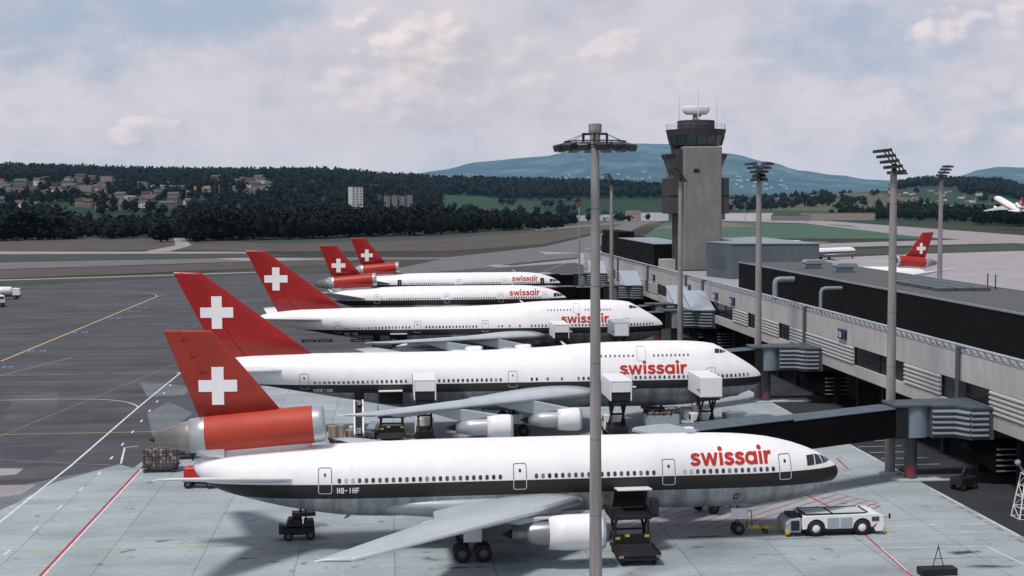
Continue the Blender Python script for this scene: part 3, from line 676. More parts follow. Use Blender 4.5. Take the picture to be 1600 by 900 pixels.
for y in (168.5, 224.7, 236.6, 258.5, 293.9):
    s = MB().box(-.32, -.02, py(y) - 1.45, py(y) + 1.45, 9.72, 10.95).build('gate_sign', 'sign_blue', pier, bevel=.04)
    mb = MB()
    for dy, z0, z1 in ((1.15, 9.95, 10.7), (.55, 10.1, 10.65), (.1, 10.1, 10.6)): mb.box(-.335, -.322, py(y) + dy - .09, py(y) + dy + .09, z0, z1)
    mb.box(-.335, -.322, py(y) + .0, py(y) + .7, 9.95, 10.08); mb.build('sign_lettering', 'cross_white', s)
# black upper storey set back from the facade
pbox('upper_storey', 'black_cladding', 60.6, 75.0, Y0, 234.2, 11.96, 16.3)
pbox('upper_roof', 'roof_gravel', 60.85, 74.75, Y0 + .3, 233.9, 16.302, 16.34)
mb = MB(); mb.box(60.5 - XF, 60.75 - XF, py(Y0), py(234.3), 16.3, 16.5); mb.box(74.85 - XF, 75.1 - XF, py(Y0), py(234.3), 16.3, 16.5); mb.build('roof_edge', 'pale_bluegrey', pier)
for x, y in ((67.1, 212.3), (68.5, 201.5)):
    mb = MB(); mb.cbox((x - XF, py(y), 16.75), (2.2, 1.6, .8)); mb.prism([(x - XF - 1.6, 17.1), (x - XF + 1.6, 17.1), (x - XF + 1.75, 17.35), (x - XF + 1.4, 17.75), (x - XF - 1.4, 17.75), (x - XF - 1.75, 17.35)], 'y', py(y) - 1.1, py(y) + 1.1)
    mb.build('roof_ventilator', 'pale_bluegrey', pier, bevel=.05)
# skylight rows and railings on the upper roof
mb = MB()
for j in range(3):
    for i in range(5): mb.cbox((66.5 + j * 2.3 - XF, py(160 + i * 3.4), 16.55), (1.9, 2.7, .42))
mb.build('skylight_row', 'bluegrey_panel', pier, bevel=.05)
mb = MB()
for (x, y) in ((73.6, 163), (73.6, 160.8), (73.9, 147.5), (73.9, 145.8)): mb.tube((x - XF, py(y), 16.34), (x - XF, py(y), 18.2), .07)
mb.build('roof_post', 'black_paint', pier)
# far roof structures around the tower foot
pbox('roof_house', 'black_cladding', 56.6 + 1.2, 67, 297, 372, 11.97, 17.4)
pbox('roof_house_top', 'black_cladding', 55.9 + 2, 62, 345, 371, 17.42, 19.0)
pbox('roof_house_edge', 'pale_bluegrey', 57.7, 67.1, 296.9, 344.8, 17.42, 17.55)
pbox('roof_wall', 'pier_concrete', 58.6, 66.5, 292, 296, 11.98, 14.3)
blk = MB(); poly = [(62.9, 268.6), (65.2, 258.0), (81.4, 254.2), (81.4, 300), (70.6, 300), (70.6, 276)]
blk.prism([(a - XF, py(b)) for a, b in poly], 'z', 11.97, 18.7); bo = blk.build('roof_block', 'roof_block_siding', pier)
mb = MB(); mb.prism([(a - XF, py(b)) for a, b in [(62.8, 268.7), (65.15, 257.8), (81.6, 254.0), (81.6, 300.1), (70.5, 300.1), (70.5, 276.1)]], 'z', 18.72, 18.86); mb.build('roof_edge', 'pale_bluegrey', bo)
mb = MB()
d = Vector((65.2 - 62.9, 258 - 268.6, 0)).normalized(); nrm = Vector((-abs(d.y), -abs(d.x), 0)) * 1
nrm = Vector((d.y, -d.x, 0))
for i in range(5):
    c = Vector((62.9 - XF, py(268.6), 15.0)) + d * (2.6 + i * 1.35) + nrm * .03; mb.cbox(c, (1.15, .08, 2.2), rz=atan2(d.y, d.x))
mb.build('ribbon_window', 'bluegrey_panel', bo)

# ------------------------------------------------------------------ control tower
TX, TY, CY = 66.5, 291.0, 3.4
tw = thing('control_tower', 'grey concrete control tower with flared glass cab and radar dish on top', 'control tower', (TX, TY, 0))
mb = MB(); mb.box(-4.0, 4.28, -3.0, 4.0, 11.98, 38.6); mb.build('shaft', 'tower_concrete', tw, bevel=.25)
mb = MB(); mb.box(-5.0, -4.02, -1.6, 4.5, 11.98, 38.0); mb.build('stair_shaft', 'tower_panel', tw)
def flare(z0, z1, r0, r1, n=8, cx=0, cy=5.2, ph=pi / 8, m=0, mb=None):
    a = [[(cx + r * cos(ph + 2 * pi * i / n), cy + r * sin(ph + 2 * pi * i / n), z) for i in range(n)] for r, z in ((r0, z0), (r1, z1))]
    return (mb or MB()).rings(a, m, False)
mb = MB(); mb.box(-6.9, -4.03, -2.6, 6.6, 24.2, 31.9); mb.box(4.3, 6.05, -2.2, 6.6, 24.2, 31.9); mb.box(-4.01, 4.29, 4.02, 6.59, 24.3, 31.8); mb.build('office_box', 'tower_panel', tw, bevel=.12)
mb = MB(); mb.box(-6.96, -4.06, -2.68, 6.68, 27.95, 28.2); mb.box(4.33, 6.12, -2.28, 6.68, 27.95, 28.2); mb.build('window_band', 'black_paint', tw)
mb = flare(32.5, 37.0, 5.6, 7.2); g = mb.build('lower_gallery', 'dark_glass', tw)
mb = flare(36.1, 37.1, 7.0, 7.35); mb.build('gallery_rim', 'tower_panel', g)
flare(31.95, 32.6, 6.0, 5.7).build('gallery_base', 'tower_panel', g)
flare(37.12, 39.0, 5.0, 5.2).build('neck', 'tower_panel', tw)
cab = flare(38.9, 41.0, 5.55, 6.15, 16, cy=CY, ph=pi / 16).build('cab_window', 'glass_green', tw)
mb = MB()
for i in range(16):
    a = pi / 16 + 2 * pi * i / 16; mb.tube((5.57 * cos(a), CY + 5.57 * sin(a), 38.9), (6.17 * cos(a), CY + 6.17 * sin(a), 41.0), .09, n=5)
mb.build('cab_mullion', 'black_paint', cab)
flare(41.02, 42.35, 6.2, 6.55, 16, cy=CY, ph=pi / 16).build('cab_roof_rim', 'tower_panel', tw)
mb = MB(); mb.lathe([(0, 3.85), (.15, 4.05), (1.9, 4.05), (2.0, 3.95), (2.0, .02)], (0, CY, 42.36), (0, 0, 1), 24, 0, False); mb.build('roof_drum', 'tower_panel', tw)
mb = MB()
for i in range(24):
    a = 2 * pi * i / 24
    for r, z in ((6.4, 42.35),):
        mb.tube((r * cos(a), CY + r * sin(a), z), (r * cos(a), CY + r * sin(a), z + 1.1), .035, n=4)
        b = a + 2 * pi / 24; mb.tube((r * cos(a), CY + r * sin(a), z + 1.1), (r * cos(b), CY + r * sin(b), z + 1.1), .03, n=4)
mb.build('railing', 'mid_steel', tw)
rd = MB(); rd.tube((0, CY, 44.3), (0, CY, 45.6), .9, .55); rd.cbox((.2, CY - .2, 45.5), (1.7, .9, .5)); ro = rd.build('radar_pedestal', 'mid_steel', tw)
mb = MB(); rs = []
for z, k in ((45.65, .72), (46.0, .9), (46.5, .99), (47.25, 1.0), (47.4, .97), (47.45, .8)): rs.append([(3.05 * k * cos(a), CY + 1.1 * k * sin(a), z) for a in [2 * pi * i / 24 for i in range(24)]])
mb.rings(rs).build('radar_antenna', 'white_panel', ro)
mb = MB()
for x, z in ((-4.2, 49.6), (.0, 51), (4.0, 49.7)): mb.tube((x, 1.2, 44.2), (x, 1.2, z), .13, .07, n=6)
mb.build('whip_antenna', 'white_panel', tw)
MB().cbox((-1.3, -3.03, 33.4), (1.3, .1, .8)).build('shaft_vent', 'black_paint', tw)
MB().box(4.3, 5.2, -2.6, 3, 11.98, 17.2).build('service_riser', 'black_cladding', tw)

# ------------------------------------------------------------------ passenger bridges
mat('tunnel_roof', (.085, .115, .14), .6, var=.3, scale=.8, spec=.3)
def bridge(label, yr, dock, cabw=0.0, slope=False, zr=7.6, xr=50.7):
    r = thing('passenger_bridge', label, 'jet bridge', (xr, yr, 0), 0, 'passenger bridges along the pier')
    pil = MB().tube((0, 0, .12), (0, 0, 4.42), .62, n=24).build('pillar', 'bluegrey_panel', r)
    mb = MB()
    for i in range(3):
        a = radians(215 + 28 * i); mb.prism([(.64 * cos(a + q), .64 * sin(a + q)) for q in (-.13, .13)] + [(.6 * cos(a + .13), .6 * sin(a + .13)), (.6 * cos(a - .13), .6 * sin(a - .13))], 'z', .5, 1.35)
    mb.build('warning_stripe', 'red_paint', pil)
    pts = [(2.3 * cos(2 * pi * i / 28), 1.9 * sin(2 * pi * i / 28)) for i in range(28)]
    k = MB(); k.prism(pts, 'z', -.42, .0); 
    rot = MB().tube((0, 0, 4.4), (0, 0, 7.4), 1.75, n=28).build('rotunda', 'pale_bluegrey', r)
    MB().prism([(-2.3, -1.9), (1.5, -1.9), (1.5, 1.9), (-2.3, 1.9)], 'z', 7.42, 7.62).build('rotunda_roof', 'bluegrey_panel', rot)
    MB().prism([(-2.25, -1.75), (-1.0, -1.8), (-1.0, 1.8), (-2.25, 1.75)], 'z', 4.35, 7.4).build('rotunda_lobby', 'black_paint', rot)
    a = Vector((-2.0, 0, 4.45)); b = Vector((dock[0] - xr, dock[1] - yr, 4.75)); d = b - a; L = d.length; an = atan2(d.y, d.x); pit = atan2(d.z, hypot(d.x, d.y))
    M = Matrix.Translation(a) @ Matrix.Rotation(an, 4, 'Z') @ Matrix.Rotation(-pit, 4, 'Y')
    def tun(name, m, x0, x1, w, z0, z1, par=r):
        mb = MB().box(x0, x1, -w, w, z0, z1); mb.v = [tuple(M @ Vector(p)) for p in mb.v]; return mb.build(name, m, par, bevel=.05)
    t1 = tun('tunnel', 'black_cladding', 0, L * .52, 1.45, .0, 2.75); tun('tunnel_roof', 'tunnel_roof', 0, L * .52, 1.5, 2.76, 2.86, t1)
    t2 = tun('inner_tunnel', 'black_cladding', L * .5, L - 2.6, 1.72, -.2, 2.95); tun('tunnel_roof', 'tunnel_roof', L * .5, L - 2.6, 1.78, 2.96, 3.08, t2)
    cb = MB(); cb.prism([(-3.2, -2.0), (-2.2, -2.3), (.2, -2.25), (1.0, -1.5), (1.0, 1.5), (.2, 2.25), (-2.2, 2.3), (-3.2, 2.0)], 'z', -.25, 2.9); Mc = Matrix.Translation(b) @ Matrix.Rotation(an, 4, 'Z')
    cb.v = [tuple(Mc @ Vector(p)) for p in cb.v]; co = cb.build('bridge_cab', 'black_cladding', r)
    cb = MB(); cb.prism([(-3.3, -2.1), (-2.2, -2.4), (.25, -2.35), (1.1, -1.6), (1.1, 1.6), (.25, 2.35), (-2.2, 2.4), (-3.3, 2.1)], 'z', 2.93, 3.12); cb.v = [tuple(Mc @ Vector(p)) for p in cb.v]; cb.build('cab_roof', 'grey_panel', co)
    cb = MB(); cb.prism([(-3.25, -2.05), (-2.2, -2.35), (.22, -2.3), (1.05, -1.55), (1.05, 1.55), (.22, 2.3), (-2.2, 2.35), (-3.25, 2.05)], 'z', 2.7, 2.86); cb.v = [tuple(Mc @ Vector(p)) for p in cb.v]; cb.build('cab_trim', 'red_paint', co)
    # drive column under the outer tunnel
    c = a + d * .8; mb = MB(); ax = Vector((cos(an), sin(an), 0)); nx = Vector((-sin(an), cos(an), 0))
    for sgn in (-1, 1): mb.tube(c + nx * 1.7 * sgn + Vector((0, 0, -.2)), (c.x + nx.x * 1.5 * sgn, c.y + nx.y * 1.5 * sgn, 1.0), .2)
    mb.cbox((c.x, c.y, 1.0), (.8, 3.6, .5), rz=an); dc = mb.build('drive_column', 'dark_steel', r)
    for sgn in (-1, 1): wheel(dc, tuple(Vector((c.x, c.y, .55)) + nx * 1.0 * sgn), .55, .4, ax=nx)
    # fixed corridor to the pier with slatted sides
    xw = XF - xr + .1
    poly = [(1.2, -2.35), (3.4, -2.5), (4.3, -4.1), (xw, -4.1), (xw, 2.0), (1.2, 1.9)]
    co = MB().prism(poly, 'z', 4.5, 7.45).build('fixed_corridor', 'bluegrey_panel', r)
    MB().prism([(1.15, -2.45), (3.42, -2.6), (4.28, -4.25), (xw, -4.25), (xw, 2.1), (1.15, 2.0)], 'z', 7.46, 7.66).build('corridor_roof', 'bluegrey_panel', co)
    for (x0, y0), (x1, y1) in (((1.2, -2.35), (3.4, -2.5)), ((3.4, -2.5), (4.3, -4.1)), ((4.3, -4.1), (xw - .6, -4.1))):
        e = Vector((x1 - x0, y1 - y0, 0)); nn = Vector((e.y, -e.x, 0)).normalized(); mb = MB()
        for i in range(5):
            z = 4.85 + i * .53; p = Vector((x0, y0, z)); q = Vector((x1, y1, z))
            vs = [p, q, q + nn * .22, p + nn * .22, p + Vector((0, 0, .26)), q + Vector((0, 0, .26)), q + nn * .22 + Vector((0, 0, .1)), p + nn * .22 + Vector((0, 0, .1))]
            mb.add(vs, [(0, 1, 2, 3), (4, 7, 6, 5), (3, 2, 6, 7), (0, 4, 5, 1), (0, 3, 7, 4), (1, 5, 6, 2)])
        mb.build('slat_panel', 'slat_grey', co)
    st = MB(); st.prism([(4.0, 4.3), (5.6, 4.3), (10.0, 3.9), (10.0, .9), (7.2, .9), (4.0, 3.6)], 'y', -3.6, -.6); so = st.build('stair_enclosure', 'black_cladding', r)
    mb = MB()
    for i in range(5): mb.box(7.1, 10.0, -3.78, -3.6, 1.3 + .53 * i, 1.42 + .53 * i)
    mb.build('slat_panel', 'slat_grey', so)
    if slope:
        x0, x1 = 2.6, xw - .3; so = MB().prism([(-3.9, 7.68), (4.6, 10.5), (4.6, 7.68)], 'x', x0, x1).build('sloped_roof', 'white_panel', r)
        d = Vector((0, 8.7, 2.9)).normalized(); u = Vector((0, -d.z, d.y)); mb = MB(); mb.cbox((0, 0, 0), (x1 - x0 + .5, 9.3, .14)); mb.v = [tuple(Vector(((x0 + x1) / 2 + p[0], .35, 9.17)) + d * p[1] + u * p[2]) for p in mb.v]; mb.build('roof_sheet', 'pipe_pale', so)
    return r
mat('slat_grey', (.2, .235, .26), .5, var=.15)
bridge('black passenger bridge reaching to the nearest airliner, its pillar banded in red', 129.0, (22.3, 114.6))
bridge('black passenger bridge ending behind the jumbo jet lettered N221GE', 181.0, (29.2, 168.2))
bridge('black passenger bridge with sloped roof at the nose of the farther jumbo jet', 241.5, (39.5, 235.4), slope=True)
bridge('black passenger bridge with sloped roof, the farther of the pair at the second jumbo jet', 256.5, (29.5, 236.0), slope=True)
bridge('black passenger bridge reaching the airliner behind the jumbo jets', 311.0, (33.8, 305.8), slope=True)
bridge('farthest black passenger bridge, at the last airliner in the row', 362.0, (39.2, 358.6), slope=True)

# ------------------------------------------------------------------ flood light masts
mat('mast_concrete', (.29, .28, .275), .8, var=.2, scale=1.2, streak=(1, 1, .15))
_m = MATS['mast_concrete']; _t = NT(_m.node_tree); _b = _m.node_tree.nodes['Principled BSDF']; _c = _b.inputs['Base Color'].links[0].from_socket; _tc = _t.n('ShaderNodeTexCoord'); _s = _t.n('ShaderNodeSeparateXYZ'); _t.l(_tc.outputs['Object'], _s.inputs[0])
_f = _t.math('LESS_THAN', _t.math('FRACT', _t.math('MULTIPLY', _s.outputs[2], 1 / 5.4)), .016); _d = _t.ramp(_t.noise(_tc.outputs['Object'], 2.0, 5, .65, (1, 1, .08)), [(.35, .72), (.65, 1.05)])
_t.l(_t.mix(_t.math('MULTIPLY', _f, .5), _t.mix(1, _c, _d, 'MULTIPLY'), (.07, .07, .07)), _b.inputs['Base Color'])
def mast_bank(label, x, y, h, dirs, top=None):
    r = thing('floodlight_mast', label, 'floodlight mast', (x, y, 0), 0, 'floodlight masts along the pier')
    MB().tube((0, 0, 0), (0, 0, h - 2.2), .52, .34, 14).build('pole', 'mast_concrete', r)
    MB().lathe([(0, 1.1), (.25, 1.1), (.3, .7)], (0, 0, .01), (0, 0, 1), 16, 0, False, True, True).build('foot', 'kerb_concrete', r)
    for sg in dirs:
        fr = MB()
        for yy in (-1.0, 0, 1.0): fr.tube((sg * .9, yy, h - 2.4), (sg * -.75, yy, h + .0), .07, n=5)
        fr.tube((sg * .9, -1.3, h - 2.4), (sg * .9, 1.3, h - 2.4), .07, n=5); fr.tube((0, 0, h - 2.3), (sg * .1, 0, h - 1.4), .25, n=8)
        for i in range(5):
            t = i / 4; fr.tube((sg * (.7 - 1.45 * t), -1.3, h - 2.2 + 2.1 * t), (sg * (.7 - 1.45 * t), 1.3, h - 2.2 + 2.1 * t), .05, n=5)
        fo = fr.build('lamp_frame', 'dark_steel', r)
        for i in range(5):
            t = i / 4
            for yy in (-1.05, -.35, .35, 1.05):
                MB().cbox((sg * (.7 - 1.45 * t - .42), yy, h - 2.28 + 2.1 * t + .06), (1.0, .62, .3), ry=sg * -.12).build('floodlight', 'lamp_dark', fo)
    return r
mat('lamp_dark', (.028, .036, .04), .4, .2, var=.4)
mat('crane_red', (.14, .035, .035), .6)
mast_bank('tall grey floodlight mast beside the red-banded pillar of the nearest passenger bridge', 49.6, 131.6, 32.4, (1,))
mast_bank('grey floodlight mast rising behind the second passenger bridge, double lamp bank', 50.0, 182.6, 32.4, (1, -1))
mast_bank('grey floodlight mast standing just left of the control tower in front of its foot', 50.3, 234.6, 32.9, (1,))
mast_bank('slender floodlight mast right beside the tall ring mast', 48.2, 296, 32.9, (1,))
mast_bank('floodlight mast beyond the terminal roof by the right-hand red tail', 96.0, 232, 33.0, (-1,))
r = thing('floodlight_mast', 'shortest, thin mast with a red top at the far end of the pier', 'floodlight mast', (45.8, 330, 0), 0, 'floodlight masts along the pier')
MB().tube((0, 0, 0), (0, 0, 26), .26, .18, 10).build('pole', 'mast_concrete', r); mb = MB(); mb.tube((0, 0, 25.6), (0, 0, 26.6), .3, .3); mb.cbox((0, 0, 26.8), (.7, .4, .4)); mb.build('red_top', 'crane_red', r)
# ring mast in the foreground
r = thing('ring_mast', 'tallest floodlight mast, grey concrete with ring of lamps, in front of the nearest airliner', 'floodlight mast', (14.25, 94.6, 0))
MB().tube((0, 0, 0), (0, 0, 32.6), .46, .28, 20).build('pole', 'mast_concrete', r)
mb = MB(); mb.tube((0, 0, 32.35), (0, 0, 32.95), .46, .46, 16); mb.tube((0, 0, 31.4), (0, 0, 32.3), .36, .36, 14); mb.build('mast_head', 'mast_concrete', r)
ring = MB(); n = 16; Rr = 2.15; zr = 31.45
for q in (zr, zr + .28):
    for i in range(n):
        a, b = 2 * pi * i / n, 2 * pi * (i + 1) / n; ring.tube((Rr * cos(a), Rr * sin(a), q), (Rr * cos(b), Rr * sin(b), q), .045, n=5)
for i in range(6):
    a = 2 * pi * i / 6 + .3; ring.tube((.42 * cos(a), .42 * sin(a), zr), (Rr * cos(a), Rr * sin(a), zr), .06, n=5); ring.tube((.95 * cos(a), .95 * sin(a), 32.2), (.95 * cos(a), .95 * sin(a), zr), .06, n=5)
    ring.tube((0, 0, 32.25), (.97 * cos(a), .97 * sin(a), 32.25), .07, n=5); ring.tube((.97 * cos(a), .97 * sin(a), 32.22), (Rr * cos(a), Rr * sin(a), zr + .3), .025, n=4)
for i in range(n):
    a = 2 * pi * i / n; ring.tube((Rr * cos(a), Rr * sin(a), zr), (Rr * cos(a), Rr * sin(a), zr + .28), .035, n=4)
ro = ring.build('lamp_ring', 'dark_steel', r)
for i in range(14):
    a = 2 * pi * (i + .5) / 14; MB().cbox((2.5 * cos(a), 2.5 * sin(a), zr - .12), (.8, .75, .46), rz=a, ry=.25).build('floodlight', 'lamp_dark', ro, bevel=.05)
# ------------------------------------------------------------------ ground vehicles
def four_wheels(root, xs, w, r, tw_, **k):
    for x in xs:
        for s in (-1, 1): wheel(root, (x, s * w, r), r, tw_, **k)

mat('deck_pale', (.48, .53, .56), .6, var=.15)
# pushback tractor (front = +x)
t = thing('pushback_tractor', 'low white aircraft tractor with red emblem coupled to the nose wheel of the nearest airliner', 'aircraft tractor', (36.2, 109.2, 0), radians(1))
prof = [(-2.9, .75), (-2.95, 1.5), (-2.75, 1.72), (3.5, 1.78), (3.95, 1.6), (4.02, .95), (3.9, .35), (3.35, .35), (3.0, .8)]
def arch(xc, r=.78, n=8, zc=.66): return [(xc + r * cos(a), max(zc + r * sin(a), .5)) for a in [pi * i / n for i in range(n + 1)]]
side = [(-2.9, .6), (-2.95, 1.5), (-2.75, 1.72), (3.45, 1.78), (3.95, 1.6), (4.02, .95), (3.9, .32), (3.3, .32), (3.05, .75)] + arch(2.15)[0:] + arch(-1.75)[0:]
mb = MB(); mb.prism(side, 'y', -1.45, 1.45); body = mb.build('body', 'white_paint', t, bevel=.03)
MB().box(-2.6, 3.2, -1.25, 1.25, .28, .72).build('chassis', 'black_paint', t)
for x in (2.15, -1.75):
    for sy in (-1, 1): wheel(t, (x, sy * 1.22, .66), .66, .44, rim='white_paint')
mb = MB(); mb.cbox((.2, -1.47, 1.05), (1.05, .03, 1.0)); mb.cbox((-.0 - .95 + .0, -1.47, 1.05), (.0001, .03, 1.0)) if 0 else None
MB().cbox((-.32, -1.466, 1.08), (1.0, .04, .9)).build('side_panel', 'grey_panel', t); MB().cbox((.78, -1.466, 1.08), (1.0, .04, .9)).build('side_panel', 'grey_panel', t)
mb = MB(); mb.box(-2.6, 2.6, -1.05, 1.05, 1.775, 1.83); mb.build('deck', 'deck_pale', t)
mb = MB()
for y in (-1.25, 1.1): mb.box(-2.6, 2.5, y, y + .15, 1.78, 1.86)
for x in (-2.7, -.4, 2.62): mb.box(x, x + .14, -1.1, 1.1, 1.832, 1.88)
mb.build('deck_edge', 'black_paint', t)
mb = MB(); mb.box(2.75, 3.55, -1.46, -1.44 - .03, 1.25, 1.62) if 0 else None
mb.cbox((3.25, -1.466, 1.36), (.62, .04, .36)); mb.build('cab_window', 'glass_green', t); MB().cbox((3.99, 0, 1.28), (.05, 2.3, .42), ry=.1).build('windscreen', 'glass_green', t)
mb = MB(); mb.add([(3.05, -1.475, .72), (3.2, -1.475, .66), (3.3, -1.475, .86), (3.16, -1.475, .9)], [(0, 1, 2, 3)]); mb.add([(3.28, -1.476, .82), (3.4, -1.476, 1.02), (3.26, -1.476, .94)], [(0, 1, 2)]); mb.build('emblem', 'logo_red', t, recalc=False)
mb = MB(); mb.prism([(-4.2, .35), (-4.25, 1.1), (-3.9, 1.45), (-2.97, 1.55), (-2.97, .35)], 'y', -1.3, 1.3); e = mb.build('engine_end', 'grey_panel', t, bevel=.06)
mb = MB(); mb.cbox((-3.5, -1.34, .95), (.7, .1, .8)); mb.cbox((-3.3, 0, 1.58), (.9, 1.9, .2)); mb.cbox((-2.96, -.9, 1.66), (.12, .8, .5)); mb.build('grille', 'dark_steel', e, bevel=.03)
MB().cbox((-4.1, -1.15, .42), (.34, .34, .42)).build('bumper_corner', 'yellow_paint', e, bevel=.05); MB().cbox((4.02, -1.25, .45), (.16, .4, .5)).build('bumper_corner', 'yellow_paint', t, bevel=.03)
mb = MB(); mb.tube((3.9, -1.4, 1.4), (4.35, -1.6, 1.55), .025); mb.cbox((4.38, -1.62, 1.6), (.1, .2, .4)); mb.build('mirror', 'black_paint', t)
# tow bar
t = thing('tow_bar', 'yellow tow bar between the nose wheel and the white tractor', 'tow bar', (30.2, 109.6, 0), radians(-2))
mb = MB(); mb.tube((-.9, -.3, .45), (.6, 0, .42), .05); mb.tube((-.9, .3, .45), (.6, 0, .42), .05); mb.tube((.6, 0, .42), (1.9, 0, .5), .07); mb.cbox((-.5, 0, .52), (.9, .3, .25)); mb.cbox((.55, 0, .48), (.5, .36, .22)); mb.build('bar', 'yellow_paint', t, bevel=.015)
wheel(t, (.5, -.3, .2), .2, .14); wheel(t, (.5, .3, .2), .2, .14)
mb = MB(); mb.path([(-1.1, -.25, .55), (-1.05, -.25, 1.9), (-.9, -.25, 2.0), (-.7, -.25, 1.9), (-.65, -.25, .6)], .035); mb.build('handle', 'black_paint', t)

# container loader at the forward hold
def loader(label, x, y, rz=0, lift=3.1, name='container_loader'):
    t = thing(name, label, 'container loader', (x, y, 0), rz)
    MB().prism([(-1.45, .42), (1.45, .42), (1.45, .7), (-1.45, .7)], 'y', -3.2, 1.7).build('chassis', 'black_paint', t, bevel=.04)
    four = [(-1.2, -2.6), (1.2, -2.6), (-1.2, 1.2), (1.2, 1.2)]
    for a, b in four: wheel(t, (a, b, .34), .34, .3, ax=(1, 0, 0))
    mb = MB(); mb.box(-1.55, 1.55, -3.25, -.1, .72, .92); mb.box(-1.62, -1.5, -3.3, -.1, .7, 1.05); mb.box(1.5, 1.62, -3.3, -.1, .7, 1.05); p = mb.build('main_platform', 'black_paint', t, bevel=.03)
    mb = MB()
    for i in range(7): mb.tube((-1.35, -3.05 + .42 * i, .94), (1.35, -3.05 + .42 * i, .94), .05, n=6)
    mb.build('roller_bed', 'dark_steel', p)
    mb = MB(); mb.box(-1.62, -1.25, -3.34, -3.26, .68, .86); mb.box(1.25, 1.62, -3.34, -3.26, .68, .86); mb.build('marker_plate', 'wood_box', p)
    mb = MB(); mb.box(-1.6, 1.6, 0.05, 3.0, lift - .3, lift); mb.box(-1.65, -1.5, .05, 3.0, lift, lift + .35); mb.box(1.5, 1.65, .05, 3.0, lift, lift + .35)
    for x0 in (-1.6, 1.55): 
        for yy in (.1, 1.5, 2.9): mb.tube((x0 + .02, yy, lift), (x0 + .02, yy, lift + 1.15), .035, n=5)
        mb.tube((x0 + .02, .1, lift + 1.15), (x0 + .02, 2.9, lift + 1.15), .035, n=5)
    mb.build('front_platform', 'black_paint', t, bevel=.02)
    mb = MB(); mb.cbox((1.95, .9, lift + .5), (.6, .8, 1.3)); mb.cbox((1.95, .9, lift - .2), (.7, 1.1, .1)); mb.build('operator_stand', 'dark_steel', t, bevel=.03)
    mb = MB()
    for sx in (-1.3, 1.3):
        mb.tube((sx, .1, .8), (sx * .9, 2.5, lift - .35), .11); mb.tube((sx, 2.4, .8), (sx * .9, .2, lift - .35), .11)
        mb.tube((sx, .0, .7), (sx, .0, lift), .1)
    mb.tube((-1.3, 1.3, 1.8), (1.3, 1.3, 1.8), .08); mb.build('scissor_lift', 'dark_steel', t)
    mb = MB(); mb.box(-1.45, 1.45, -.06, .06, .95, 1.7); fb = mb.build('end_board', 'black_paint', t)
    mb = MB()
    for a, b in ((-1.3, 1.3), (-.55, 1.5), (1.0, 1.45)): mb.box(a, a + .36, -.1, -.065, b, b + .2)
    mb.build('marker_plate', 'yellow_paint', fb)
    return t
loader('black container loader with yellow markers raised to the open hold of the nearest airliner', 18.45, 103.6, radians(1))
loader('black container loader under the open rear hold of the jumbo lettered N221GE', -.1, 156.6, 0, 2.9)
loader('darker, narrow container loader beside the aft catering truck', 4.4 + 20.8 + .0, 219.5, 0, 3.2)

